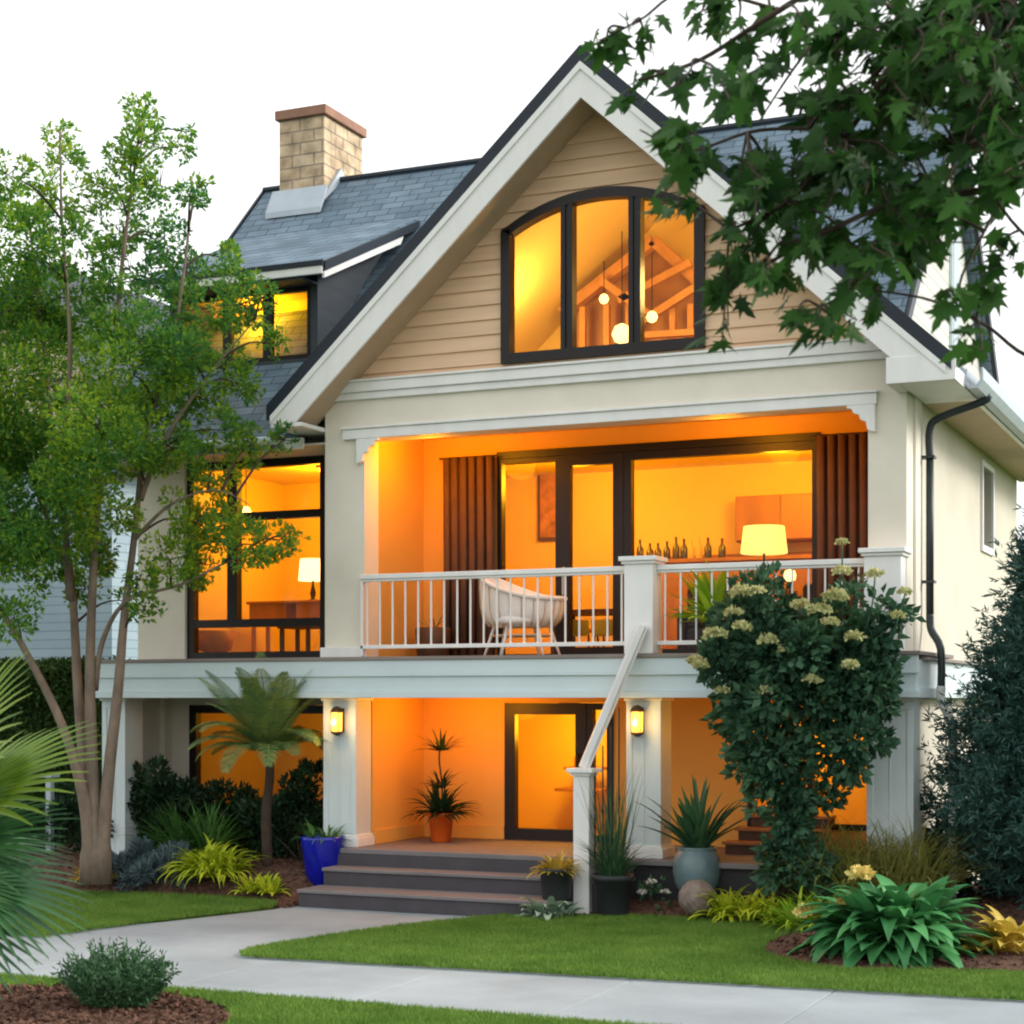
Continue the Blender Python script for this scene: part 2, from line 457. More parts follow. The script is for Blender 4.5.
def leaf_arrays(pos, dirs, size, width=0.45, fold=0.25, rng=RNG):
    """lance leaf of two folded quads: base, left, tip, right + midrib"""
    n = len(pos)
    d = unit(dirs)
    r = unit(rng.normal(size=(n, 3)))
    s = unit(np.cross(d, r)); up = np.cross(s, d)
    L = size.reshape(-1, 1)
    base = pos; tip = pos + d * L
    mid = pos + d * L * 0.5 - up * L * 0.04
    l = pos + d * L * 0.42 + s * L * width * 0.5 + up * L * fold * width
    rr = pos + d * L * 0.42 - s * L * width * 0.5 + up * L * fold * width
    V = np.stack([base, l, tip, rr, mid], 1).reshape(-1, 3)
    b = (np.arange(n) * 5).reshape(-1, 1)
    Fc = np.concatenate([b + np.array([0, 4, 1]), b + np.array([4, 2, 1]), b + np.array([0, 3, 4]), b + np.array([4, 3, 2])], 0)
    return V, Fc

def blob_points(c, r, n, rng=RNG, shell=0.6):
    d = unit(rng.normal(size=(n, 3)))
    rad = rng.random(n) ** (1 / 3.0)
    rad = np.where(rng.random(n) < shell, 0.65 + 0.4 * rng.random(n), rad).reshape(-1, 1)
    return np.array(c) + d * rad * np.array(r), d

def cluster_foliage(name, clusters, mt, parent, leaf, per, width=0.45, up=0.25, out_=0.8, sub=7, s0=.28, s1=.3, rng=RNG):
    """clusters: (centre, radii); each is broken into smaller tufts so the outline is uneven"""
    P, D = [], []
    for c, r in clusters:
        r = np.array(r if hasattr(r, '__len__') else (r, r, r), dtype=float)
        vol = (r[0] * r[1] * r[2]) ** (1 / 3)
        k = max(2, int(sub))
        tc, td = blob_points(c, r, k, rng, 0.7)
        n = max(10, int(per * vol ** 2))
        for q in range(k):
            rr = r * (s0 + s1 * rng.random())
            p, d = blob_points(tc[q], rr, max(4, n // k), rng, 0.5)
            P.append(p); D.append(d * out_ + td[q] * 0.4 + rng.normal(size=p.shape) * 0.5 + np.array([0, 0, up]))
    P = np.concatenate(P); D = np.concatenate(D)
    sz = leaf * (0.6 + 0.7 * rng.random(len(P)))
    V, Fc = leaf_arrays(P, D, sz, width, rng=rng)
    return np_mesh(name, V, Fc, mt, parent)

def blades_arrays(base, n, length, width, el=(20, 80), droop=1.0, seg=6, prof='strap', rad=0.05, vfold=0.25, rng=random, az=None, twist=0.0):
    V, Fc = [], []
    base = Vector(base)
    for i in range(n):
        a = rng.uniform(*az) if az else rng.uniform(0, 2 * math.pi)
        e = math.radians(rng.uniform(*el))
        L = rng.uniform(*length); W = width * rng.uniform(0.75, 1.2)
        h = Vector((math.cos(a), math.sin(a), 0)); side = Vector((-math.sin(a), math.cos(a), 0))
        p = base + h * rad * rng.random() * 1.0 + side * rad * rng.uniform(-0.7, 0.7)
        dr = droop * rng.uniform(0.6, 1.4); ang = e; b0 = len(V); ds = L / seg
        for k in range(seg + 1):
            t = k / seg
            if prof == 'strap': wv = W * (0.75 + 0.25 * math.sin(math.pi * min(1, t * 1.3))) * (1 - max(0, t - 0.6) / 0.4) ** 0.8
            elif prof == 'lance': wv = W * max(0.0, math.sin(math.pi * min(1.0, 0.06 + 0.94 * t ** 0.8))) ** 0.9
            elif prof == 'hosta': wv = W * (0.12 if t < 0.3 else max(0.0, math.sin(math.pi * ((t - 0.25) / 0.75) ** 0.75)))
            elif prof == 'sword': wv = W * (1 - t) ** 0.6 * (0.8 + 0.4 * min(1, t * 3))
            else: wv = W * (1 - t ** 1.5)
            wv = max(wv, 0.0006)
            d = h * math.cos(ang) + Vector((0, 0, 1)) * math.sin(ang)
            nrm = -h * math.sin(ang) + Vector((0, 0, 1)) * math.cos(ang)
            V += [p + side * wv * 0.5 + nrm * wv * vfold, p, p - side * wv * 0.5 + nrm * wv * vfold]
            p = p + d * ds
            ang -= dr * (0.25 + 1.5 * t) / seg
            side = (side + h * twist * rng.uniform(-1, 1) / seg).normalized()
        for k in range(seg):
            o = b0 + k * 3
            Fc += [(o, o + 1, o + 4, o + 3), (o + 1, o + 2, o + 5, o + 4)]
    return [tuple(v) for v in V], Fc

def blades(name, base, n, length, width, mt, parent, **k):
    V, Fc = blades_arrays(base, n, length, width, **k)
    return np_mesh(name, V, Fc, mt, parent, True)

def frond_arrays(base, az, el, L, droop, nl, pl, pw, hang=0.3, seg=14):
    """feather leaf: curved midrib with leaflets on both sides"""
    V, Fc = [], []
    h = Vector((math.cos(az), math.sin(az), 0)); sd_ = Vector((-math.sin(az), math.cos(az), 0))
    p = Vector(base); ang = el; pts = []
    for k in range(seg + 1):
        d = h * math.cos(ang) + Vector((0, 0, 1)) * math.sin(ang)
        pts.append((p.copy(), d)); p = p + d * (L / seg); ang -= droop * (0.3 + 1.4 * k / seg) / seg
    for k in range(seg):
        for s in (0,):
            w_ = 0.012 * (1 - k / seg) + 0.004
            a, b = pts[k][0], pts[k + 1][0]; o = len(V)
            V += [a + sd_ * w_, a - sd_ * w_, b - sd_ * w_, b + sd_ * w_]; Fc.append((o, o + 1, o + 2, o + 3))
    for i in range(nl):
        t = 0.1 + 0.9 * i / nl
        f = t * seg; k = min(int(f), seg - 1)
        c = pts[k][0].lerp(pts[k + 1][0], f - k); d = pts[k][1]
        ln = pl * (math.sin(math.pi * (0.15 + 0.83 * t)) ** 0.7)
        for s in (-1, 1):
            q = (sd_ * s * 1.0 + d * (0.45 + 0.5 * t) + Vector((0, 0, 0.15))).normalized()
            e1 = c + q * ln * 0.55
            e2 = e1 + (q + Vector((0, 0, -hang))).normalized() * ln * 0.45
            wv = d * pw * 0.5; o = len(V)
            V += [c + wv * .6, c - wv * .6, e1 - wv, e1 + wv]; Fc.append((o, o + 1, o + 2, o + 3))
            V += [e2, e2 - wv * 0.1]; Fc.append((o + 3, o + 2, o + 5, o + 4))
    return [tuple(v) for v in V], Fc

def join_arrays(parts):
    V, Fc = [], []
    for v, f in parts:
        b = len(V); V += list(v); Fc += [tuple(b + i for i in q) for q in f]
    return V, Fc

def smooth_path(pts, n=6):
    pts = [Vector(p) for p in pts]; out_ = []
    for i in range(len(pts) - 1):
        p0 = pts[max(i - 1, 0)]; p1 = pts[i]; p2 = pts[i + 1]; p3 = pts[min(i + 2, len(pts) - 1)]
        for k in range(n):
            t = k / n
            out_.append(0.5 * ((2 * p1) + (p2 - p0) * t + (2 * p0 - 5 * p1 + 4 * p2 - p3) * t * t + (-p0 + 3 * p1 - 3 * p2 + p3) * t ** 3))
    out_.append(pts[-1]); return out_

# ------------------------------------------------------------------ ground patches
def smooth_loop(pts, n=5):
    m = len(pts); out_ = []
    for i in range(m):
        p0, p1, p2, p3 = (Vector((*pts[(i + j) % m][:2], 0)) for j in (-1, 0, 1, 2))
        for k in range(n):
            t = k / n
            q = 0.5 * ((2 * p1) + (p2 - p0) * t + (2 * p0 - 5 * p1 + 4 * p2 - p3) * t * t + (-p0 + 3 * p1 - 3 * p2 + p3) * t ** 3)
            out_.append((q.x, q.y))
    return out_
def inside(P, poly):
    x, y = P[:, 0], P[:, 1]; c = np.zeros(len(P), bool)
    n = len(poly)
    for i in range(n):
        x1, y1 = poly[i]; x2, y2 = poly[(i + 1) % n]
        if y1 == y2: continue
        k = ((y1 > y) != (y2 > y)) & (x < (x2 - x1) * (y - y1) / (y2 - y1) + x1)
        c ^= k
    return c
def dist_edge(P, poly):
    d = np.full(len(P), 1e9); n = len(poly)
    for i in range(n):
        a = np.array(poly[i]); b = np.array(poly[(i + 1) % n]); ab = b - a
        t = np.clip(((P - a) @ ab) / max(ab @ ab, 1e-9), 0, 1).reshape(-1, 1)
        d = np.minimum(d, np.linalg.norm(P - a - t * ab, axis=1))
    return d
def patch(name, poly, zfun, mt, step=0.2, skirt=0.06):
    poly = [tuple(p) for p in poly]
    A = np.array(poly); lo, hi = A.min(0), A.max(0)
    gx, gy = np.meshgrid(np.arange(lo[0], hi[0], step), np.arange(lo[1], hi[1], step))
    G = np.stack([gx.ravel(), gy.ravel()], 1) + RNG.uniform(-0.2, 0.2, (gx.size, 2)) * step
    G = G[inside(G, poly)]; G = G[dist_edge(G, poly) > step * 0.4] if len(G) else G
    n = len(poly)
    vs = [Vector(p) for p in poly] + [Vector(p) for p in G]
    v2, e2, f2, *_ = delaunay_2d_cdt(vs, [], [list(range(n))], 1, 1e-5)
    P = np.array([(v.x, v.y) for v in v2])
    Z = zfun(P[:, 0], P[:, 1], dist_edge(P, poly))
    b = MB()
    b.add([(x, y, z) for (x, y), z in zip(P, Z)], [tuple(f) for f in f2])
    ez = zfun(A[:, 0], A[:, 1], np.zeros(n))
    for i in range(n):
        j = (i + 1) % n
        b.add([(A[i][0], A[i][1], ez[i]), (A[j][0], A[j][1], ez[j]), (A[j][0], A[j][1], -skirt), (A[i][0], A[i][1], -skirt)], [(0, 1, 2, 3)])
    return structure(b.build(name, mt, None, True))
def scatter(poly, n):
    A = np.array(poly); lo, hi = A.min(0), A.max(0)
    P = RNG.uniform(lo, hi, (n, 2))
    return P[inside(P, poly)]
def grass(name, poly, dens, z, h, mt='grassblade', excl=()):
    A = np.array(poly); lo, hi = A.min(0), A.max(0)
    P = scatter(poly, int(dens * (hi[0] - lo[0]) * (hi[1] - lo[1])))
    for e in excl: P = P[~inside(P, e)]
    n = len(P); a = RNG.uniform(0, 2 * np.pi, n); hh = h * RNG.uniform(0.55, 1.25, n)
    wv = 0.0075
    b = np.stack([P[:, 0], P[:, 1], np.full(n, z - 0.004)], 1)
    s = np.stack([np.cos(a), np.sin(a), np.zeros(n)], 1) * wv
    ln = RNG.normal(size=(n, 3)) * np.array([0.35, 0.35, 0]); ln[:, 2] = 1
    tip = b + ln * hh.reshape(-1, 1)
    V = np.stack([b - s, b + s, tip], 1).reshape(-1, 3)
    o = np_mesh(name, V, np.arange(3 * n).reshape(-1, 3), mt)
    return o
def chips(name, poly, n, zfun, size=0.05, excl=()):
    P = scatter(poly, n)
    for e in excl: P = P[~inside(P, e)]
    z = zfun(P[:, 0], P[:, 1], dist_edge(P, poly)) + 0.012
    p3 = np.concatenate([P, z.reshape(-1, 1)], 1)
    D = RNG.normal(size=(len(P), 3)) * np.array([1, 1, 0.35])
    V, Fc = leaf_arrays(p3, D, size * RNG.uniform(0.5, 1.5, len(P)), 0.6)
    return np_mesh(name, V, Fc, 'chip')
#SECTION_GROUND
# ------------------------------------------------------------------ ground, paths, lawns, beds
b = MB(); b.add([(-900, -300, -0.05), (900, -300, -0.05), (900, 1500, -0.05), (-900, 1500, -0.05)], [(0, 1, 2, 3)])
structure(b.build('ground', 'turf'))
b = MB(); b.add([(-200, -6, -0.03), (200, -6, -0.03), (200, 8.6, -0.03), (-200, 8.6, -0.03)], [(0, 1, 2, 3)])
structure(b.build('road', 'asphalt'))
b = MB().box(-200, 200, 8.6, 8.8, -0.06, 0.08); structure(b.build('kerb', 'concrete', bevel=0.015))
# pavement: slabs with narrow joints
b = MB()
x = -40.0
while x < 24:
    b.box(x + 0.006, x + 1.994, 14.15, 17.6, -0.06, 0.0 + random.uniform(-0.001, 0.002)); x += 2.0
structure(b.build('pavement', 'concrete', bevel=0.008))
wl = [(-14.35, 16.632), (-10.0, 16.632)] + [tuple(PZ(*q)[:2]) for q in ((310, 948), (400, 934), (500, 922), (560, 917))] + [(-8.55, 21.3), (-12.5, 21.3)] + [tuple(PZ(*q)[:2]) for q in ((275, 909), (160, 922))]
b = MB(); b.prism([(p[0], p[1], -0.06) for p in wl], (0, 0, 0.056))
structure(b.build('entry_path', 'concrete'))

Zl = lambda x_, y_, d: 0.035 * np.clip(d / 0.06, 0, 1) - 0.01
Q = lambda *a: [tuple(PZ(*q)[:2]) for q in a]
lawnL = [(-26, 16.66), (-14.4, 16.66)] + Q((40, 938), (100, 930), (160, 922), (230, 914), (272, 909), (276, 905), (262, 902), (215, 898), (150, 895), (80, 894)) + [(-18.5, 21.3), (-26, 21.3)]
lawnR = [(-10.38, 16.27), (-10.44, 16.36)] + Q((246, 952), (310, 941), (400, 928), (500, 918), (545, 915), (590, 919), (640, 918), (700, 921), (770, 921)) + [(-5.2, 21.2), (-2.5, 21.4), (1.0, 21.6), (8, 21.6), (8, 17.44), (4, 17.18), (0, 16.93), (-3, 16.74), (-6, 16.54), (-9, 16.35), (-10.2, 16.275)]
lawnF = [(-16, 9), (10, 9), (10, 14.12), (-16, 14.12)]
zz = lambda x_, y_, d: 0.045 * np.clip(d / 0.08, 0, 1) - 0.02
LL = smooth_loop(lawnL, 2); LR = smooth_loop(lawnR, 2); LF = lawnF
bedH = smooth_loop(Q((765, 950), (785, 962), (850, 972), (930, 973)) + [(-1.4, 18.6), (1.5, 18.8), (2.0, 20.2), (-1.2, 20.9), (-3.2, 20.9)] + Q((860, 925), (800, 934)), 4)
bedF = smooth_loop(Q((-60, 996), (60, 993), (140, 996), (195, 1004), (228, 1016), (215, 1035), (100, 1065), (-80, 1070)), 4)
for nm, pl, ex, lab in (('lawn_soil', LL, (), None), ('lawn_soil', LR, (bedH,), None), ('lawn_soil', LF, (bedF,), None)):
    patch(nm, pl, zz, 'turf', 0.6)
gl_ = [(p[0], p[1]) for p in LL if p[0] > -19.5]
gr = [(p[0], p[1]) for p in LR]
tag(grass('lawn_grass', LL, 5200, 0.025, 0.05), 'mown green lawn left of the entry path', 'grass', None, 'stuff')
tag(grass('lawn_grass', LR, 5200, 0.025, 0.05, excl=(bedH,)), 'mown green lawn between pavement and house beds', 'grass', None, 'stuff')
tag(grass('lawn_grass', [(-13, 12.4), (-1, 12.4), (-1, 14.12), (-13, 14.12)], 7000, 0.025, 0.055, excl=(bedF,)), 'strip of lawn in front of the pavement', 'grass', None, 'stuff')

bedL = smooth_loop([(-19.0, 21.35), (-17.5, 21.1)] + Q((80, 896), (150, 897), (215, 900), (262, 904), (285, 908), (300, 905)) + [(-12.3, 21.25), (-12.5, 22.2), (-12.7, 23.45), (-15, 23.45), (-19, 23.45)], 2)
def zbl(x_, y_, d): return 0.02 + 0.42 * np.clip((y_ - 20.75) / 1.0, 0, 1) * np.clip(d / 0.35, 0, 1)
bedR = smooth_loop([(-8.55, 21.15), (-7.6, 21.25), (-6.8, 21.2), (-5.5, 21.1), (-3.5, 21.3), (-1.0, 21.5), (2.5, 21.6), (2.5, 25), (-3.9, 25.5), (-4.2, 22.1), (-7.9, 22.1), (-8.4, 21.5)], 3)
def zbr(x_, y_, d): return 0.03 + 0.30 * np.clip((y_ - 21.1) / 1.0, 0, 1) * np.clip(d / 0.4, 0, 1)
def zbh(x_, y_, d): return 0.04 + 0.08 * np.clip(d / 0.5, 0, 1)
for pl, zf, n, ex in ((bedL, zbl, 4000, ()), (bedR, zbr, 5000, ()), (bedH, zbh, 5000, ()), (bedF, zbh, 9000, ())):
    patch('planting_bed', pl, zf, 'mulch', 0.18)
for pl, zf, n, lab in ((bedL, zbl, 5000, 'bark chips on the bed below the left window'), (bedR, zbr, 6000, 'bark chips on the bed in front of the porch'), (bedH, zbh, 6000, 'bark chips round the large hosta'), (bedF, zbh, 9000, 'bark chips in the front corner bed')):
    tag(chips('bark_mulch', pl, n, zf), lab, 'mulch', None, 'stuff')
#SECTION_HOUSE
# ------------------------------------------------------------------ the house
HX0, HX1, HY0, HY1 = -16.6, -4.8, 23.0, 31.7       # main block
WX0, WX1, YF = -12.64, -4.35, 22.0                # gabled front wing
GC = -8.45                                        # gable centre
house = empty('house', (-8.45, 22, 0), 'large cream gabled house with lit amber windows, balcony and blue slate roof', 'house')
def zg(x_): return 11.30 - 0.92 * abs(x_ - GC)    # top of gable roof
def zm(y_): return 6.75 + 1.01 * (y_ - 22.1)      # top of main roof front slope

# walls
OX0, OX1 = -12.0, -4.83                          # balcony and porch opening
YB = 24.1                                         # back of the recesses
b = MB().m('stucco')
b.wall('x', WX0, WX1, 2.84, 7.22, YF, YF + 0.42, [(OX0, OX1, 2.0, 6.52)])
b.build('front_wall', None, house)
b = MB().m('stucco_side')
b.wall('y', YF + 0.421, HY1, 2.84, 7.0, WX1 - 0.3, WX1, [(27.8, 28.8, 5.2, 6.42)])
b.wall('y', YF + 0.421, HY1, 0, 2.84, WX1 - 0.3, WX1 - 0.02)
b.build('side_wall', None, house)
b = MB().m('stucco')
b.wall('y', YF + 0.421, HY0, 2.84, 6.9, WX0, WX0 + 0.3)
b.build('wing_wall', None, house)
LWX0, LWX1 = -15.72, -13.22
b = MB().m('stucco')
b.wall('x', HX0, WX0 - 0.001, 2.84, 6.75, HY0, HY0 + 0.3, [(LWX0, LWX1, 3.42, 6.48)])
b.wall('x', HX0, WX0 - 0.001, 0, 2.84, 23.5, 23.75, [(-15.96, -13.3, 1.05, 2.72)])
b.wall('y', HY0 + 0.301, HY1, 0, 6.75, HX0, HX0 + 0.3); b.wall('y', 22.2, HY0 + .3, 0, 2.83, HX0, HX0 + .2)
b.wall('x', HX0 + 0.301, WX1 - 0.301, 0, 6.9, HY1 - 0.3, HY1)
b.build('left_wall', None, house)
# gable ends of the main block
for xx, nm, mt_ in ((HX1, 'gable_end_wall', 'nb_white'), (HX0 + 0.3, 'gable_end_wall', 'stucco')):
    b = MB()
    b.prism([(xx, 22.35, 6.75), (xx, HY1, 6.75), (xx, HY1, 7.2), (xx, 27.3, 11.75), (xx, 22.35, 6.76)], (-0.3, 0, 0))
    b.build(nm, mt_, house)
b = MB().box(HX1 + 0.002, HX1 + 0.05, 27.6, 28.3, 7.7, 10.2); vw = b.build('window', 'bluewhite', house)
MB().box(HX1 + 0.051, HX1 + 0.06, 27.66, 28.24, 7.78, 10.1).build('pane', 'flashing', vw)
# corner board and side window
MB().box(WX1 - 0.1, WX1 + 0.035, YF + 0.425, YF + 0.85, 3.42, 6.75).build('corner_board', 'stucco', house, bevel=0.01)
sw = MB().m('white').wall('y', 27.72, 28.88, 5.1, 6.5, WX1 + 0.001, WX1 + 0.04, [(27.8, 28.8, 5.2, 6.42)]).build('window', None, house)
MB().box(WX1 - 0.14, WX1 - 0.12, 27.78, 28.82, 5.19, 6.43).build('pane', 'dormerdark', sw)

# lap siding on the gable with an arched hole
AC, AR, AZC, ABOT = -8.42, 2.63, 6.97, 7.44
AX0, AX1 = -9.83, -7.01
def arch_top(x_): return AZC + math.sqrt(max(0, AR * AR - (x_ - AC) ** 2))
def hole_at(z):
    if z < ABOT or z > AZC + AR: return None
    if z <= arch_top(AX0): return AX0, AX1
    hw = math.sqrt(max(0, AR * AR - (z - AZC) ** 2))
    return max(AX0, AC - hw), min(AX1, AC + hw)
b = MB()
z0 = 7.22; rowh = 0.205; off_top = 0.35
def xl(z): return GC - (11.30 - 0.25 - z) / 0.92
def xr(z): return GC + (11.30 - 0.25 - z) / 0.92
while z0 < 10.95:
    z1 = min(z0 + rowh, 11.0)
    sub = np.linspace(z0, z1, 7)
    def yat(z): return YF + 0.03 + 0.032 * (z - z0) / rowh - 0.005
    for a, c in zip(sub[:-1], sub[1:]):
        ha, hc = hole_at(a), hole_at(c)
        segs = [(xl(a), xr(a), xl(c), xr(c))] if not (ha or hc) else None
        if segs is None:
            ha = ha or (AC, AC) if a > 8 else (hole_at(c)); hc = hc or ((AC, AC) if c > 8 else ha)
            if ha is None: segs = [(xl(a), xr(a), xl(c), xr(c))]
            else: segs = [(xl(a), ha[0], xl(c), hc[0]), (ha[1], xr(a), hc[1], xr(c))]
        for s_ in segs:
            b.add([(s_[0], yat(a), a), (s_[1], yat(a), a), (s_[3], yat(c), c), (s_[2], yat(c), c)], [(0, 1, 2, 3)])
    # butt edge under each board
    h0 = hole_at(z0)
    for s_ in ([(xl(z0), xr(z0))] if not h0 else [(xl(z0), h0[0]), (h0[1], xr(z0))]):
        b.add([(s_[0], yat(z0), z0), (s_[1], yat(z0), z0), (s_[1], YF + 0.07, z0), (s_[0], YF + 0.07, z0)], [(0, 1, 2, 3)])
    z0 += rowh
b.build('gable_siding', 'siding', house)
# inner face of gable wall
pts = []
def ring(y_):
    ou = [(WX0, 7.22), (WX1, 7.22), (xr(7.3), 7.3), (GC, 11.05), (xl(7.3), 7.3)]
    ho = [(AX0, ABOT)] + [(x_, arch_top(x_)) for x_ in np.linspace(AX0, AX1, 20)] + [(AX1, ABOT)]
    vs = [Vector((x_, 0, z)) for x_, z in ou], [Vector((x_, 0, z)) for x_, z in ho]
    tris = tessellate_polygon([[Vector((v.x, v.z, 0)) for v in q] for q in vs])
    return [(v.x, y_, v.z) for q in vs for v in q], tris
b = MB(); b.add(*ring(YF + 0.16)); b.build('gable_lining', 'room', house)

# arched window: dark frame, mullions, panes
b = MB(); fw = 0.095
xs_ = np.linspace(AX0 - 0.04, AX1 + 0.04, 34)
ou = [(x_, arch_top(max(AX0, min(AX1, x_))) + 0.045) for x_ in xs_]
inn = [(AX0 + (x_ - xs_[0]) / (xs_[-1] - xs_[0]) * (AX1 - AX0 - 2 * fw) + fw, 0) for x_ in xs_]
inn = [(x_, arch_top(x_) - fw * 0.95) for x_, _ in inn]
Yf0, Yf1 = YF - 0.035, YF + 0.15
def strip(pa, pb):
    for i in range(len(pa) - 1):
        q = [pa[i], pa[i + 1], pb[i + 1], pb[i]]
        b.prism([(x_, Yf0, z) for x_, z in q], (0, Yf1 - Yf0, 0))
strip(ou, inn)
b.box(AX0 - 0.04, AX0 + fw, Yf0, Yf1, ABOT - 0.04, arch_top(AX0) + 0.03)
b.box(AX1 - fw, AX1 + 0.04, Yf0, Yf1, ABOT - 0.04, arch_top(AX1) + 0.03)
b.box(AX0 + fw, AX1 - fw, Yf0 + .002, Yf1, ABOT - 0.04, ABOT + fw)
aw = b.build('arched_window', 'frame', house)
for mx in (-8.90, -7.93):
    t_ = arch_top(mx) - 0.03
    m_ = MB().box(mx - 0.085, mx - 0.02, Yf0 + 0.006, Yf1 - 0.01, ABOT + fw * 0.9, t_).box(mx + 0.02, mx + 0.085, Yf0 + 0.006, Yf1 - 0.01, ABOT + fw * 0.9, t_).box(mx - 0.02, mx + 0.02, Yf0 + 0.03, Yf1 - 0.02, ABOT + fw * 0.9, t_)
    m_.build('mullion', 'frame', aw)
b = MB()
b.prism([(AX0 + 0.03, YF + 0.06, ABOT + 0.03)] + [(x_, YF + 0.06, arch_top(x_) - 0.03) for x_ in np.linspace(AX0 + 0.03, AX1 - 0.03, 20)] + [(AX1 - 0.03, YF + 0.06, ABOT + 0.03)], (0, 0.012, 0))
b.build('pane', 'glass', aw)

# main roof
def rp(x_, y_, dz=0.0): return (x_, y_, zm(y_) + dz)
poly = [(-16.9, 21.95), (-13.35, 21.95), (GC, 26.62), (-4.62, 23.13), (-4.62, 27.3), (-16.9, 27.3)]
b = MB()
top = [rp(x_, y_) for x_, y_ in poly]
b.prism(top, (0, 0, -0.16))
b.prism([(-16.9, 27.302, 12.0), (-4.62, 27.302, 12.0), (-4.62, 32.1, 7.15), (-16.9, 32.1, 7.15)], (0, 0, -0.16))
roof = b.build('roof', 'shingle', house)
MB().tube([(-16.95, 27.3, 12.0), (-4.57, 27.3, 12.0)], 0.07, 8).build('ridge_cap', 'roofedge', roof)
b = MB()
b.prism([(-16.93, 21.9, zm(21.9) + .02), (-16.93, 27.3, 12.03), (-16.93, 27.3, 11.8), (-16.93, 21.9, zm(21.9) - .2)], (-0.05, 0, 0))
b.build('rake_board', 'roofedge', roof); b = MB()
b.prism([(-4.60, 23.1, zm(23.1) + .02), (-4.60, 27.3, 12.03), (-4.60, 27.3, 11.8), (-4.60, 23.1, zm(23.1) - .2)], (0.05, 0, 0))
b.prism([(-4.60, 27.31, 12.03), (-4.60, 32.1, 7.18), (-4.60, 32.1, 6.95), (-4.60, 27.31, 11.8)], (0.05, 0, 0))
b.build('rake_board', 'roofedge', roof)
# left eave: fascia, soffit, gutter
MB().box(-16.9, -13.0, 21.98, 22.03, 6.42, 6.585).build('fascia', 'white', house, bevel=0.006)
MB().box(-16.9, WX0 - 0.01, 22.031, 22.999, 6.47, 6.50).build('soffit', 'soffit_white', house)
b = MB().tube([(-16.9, 21.91, 6.56), (-13.3, 21.91, 6.56)], 0.065, 10); b.build('gutter', 'bluewhite', house, True)

# front gable roof
YO = 21.4
b = MB()
for s in (-1, 1):
    xe = GC + s * 4.74
    pl = [(GC, YO), (xe, YO), (xe, 22.25 if s < 0 else 23.2), (GC, 26.75)]
    tp = [Vector((x_, y_, zg(x_))) for x_, y_ in pl]
    b.prism(tp, (0, 0, -0.17))
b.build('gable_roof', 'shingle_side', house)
b = MB()
for s in (-1, 1):
    xe = GC + s * 4.76; x1 = GC + s * 0.0
    b.prism([(GC, YO - 0.001, 11.34), (xe, YO - 0.001, zg(xe) + .04), (xe, YO - 0.001, zg(xe) - 0.17), (GC, YO - 0.001, 11.13)], (0, -0.07, 0))
b.build('roof_edge', 'roofedge', house)
b = MB()
for s in (-1, 1):
    xe = GC + s * 4.72
    b.prism([(GC, YO - 0.002, 11.129), (xe, YO - 0.002, zg(xe) - 0.171), (xe, YO - 0.002, 6.70), (GC + s * 4.304, YO - 0.002, 6.70), (GC, YO - 0.002, 10.66)], (0, -0.045, 0))
b.build('barge_board', 'white', house)
b = MB()
for s in (-1, 1):
    xe = GC + s * 4.70
    b.prism([(GC, YO - 0.048, 11.129), (xe, YO - 0.048, zg(xe) - 0.171), (xe, YO - 0.048, zg(xe) - 0.27), (GC, YO - 0.048, 11.03)], (0, -0.025, 0))
b.build('barge_moulding', 'white', house)
b = MB()
for s in (-1, 1):
    xe = GC + s * 4.34
    dz = -0.50
    b.prism([(GC, YO, 11.30 + dz - 0.03), (xe, YO, zg(xe) + dz - 0.03), (xe, 22.03, zg(xe) + dz - 0.03), (GC, 22.03, 11.30 + dz - 0.03)], (0, 0, -0.03))
b.build('rake_soffit', 'soffit', house)
# eave returns (boxed ends of the barge boards)
b = MB()
b.box(-13.16, WX0 - 0.01, YO - 0.04, 22.6, 6.64, 6.699)
b.box(-13.16, -13.12, YO + 0.004, 22.3, 6.70, 6.85)
b.build('eave_return', 'white', house, bevel=0.006)
b = MB()
b.box(WX1 - 0.12, -3.64, YO - 0.055, YO + 0.003, 6.63, 6.95)
b.box(WX1 + 0.036, -3.64, YO + 0.004, 23.0, 6.63, 6.66)
b.box(WX1 - 0.12, WX1 + 0.03, YO + 0.004, 21.99, 6.63, 6.66)
b.box(-3.67, -3.64, YO + 0.004, 23.0, 6.661, 6.80)
b.build('eave_return', 'white', house, bevel=0.006)
# side eave running back: pent strip, fascia, gutter, soffit
b = MB(); b.prism([(-3.62, 23.2, 6.82), (-3.62, 32.0, 6.82), (HX1 + .02, 32.0, 7.6), (HX1 + .02, 23.2, 7.6)], (0, 0, -0.1)); b.build('pent_roof', 'nb_white', house)
MB().box(-3.7, -3.64, 23.001, 32, 6.63, 6.8).build('fascia', 'white', house)
MB().box(WX1 + 0.002, -3.701, 23.001, 32, 6.64, 6.67).build('soffit', 'soffit', house)
b = MB()
prof = [(-3.64, 6.86), (-3.66, 6.70), (-3.60, 6.62), (-3.48, 6.62), (-3.42, 6.72), (-3.42, 6.87), (-3.45, 6.87), (-3.45, 6.73), (-3.5, 6.66), (-3.6, 6.66), (-3.62, 6.72), (-3.61, 6.86)]
b.prism([(x_, 22.0, z) for x_, z in prof], (0, 10, 0))
b.build('gutter', 'flashing', house)
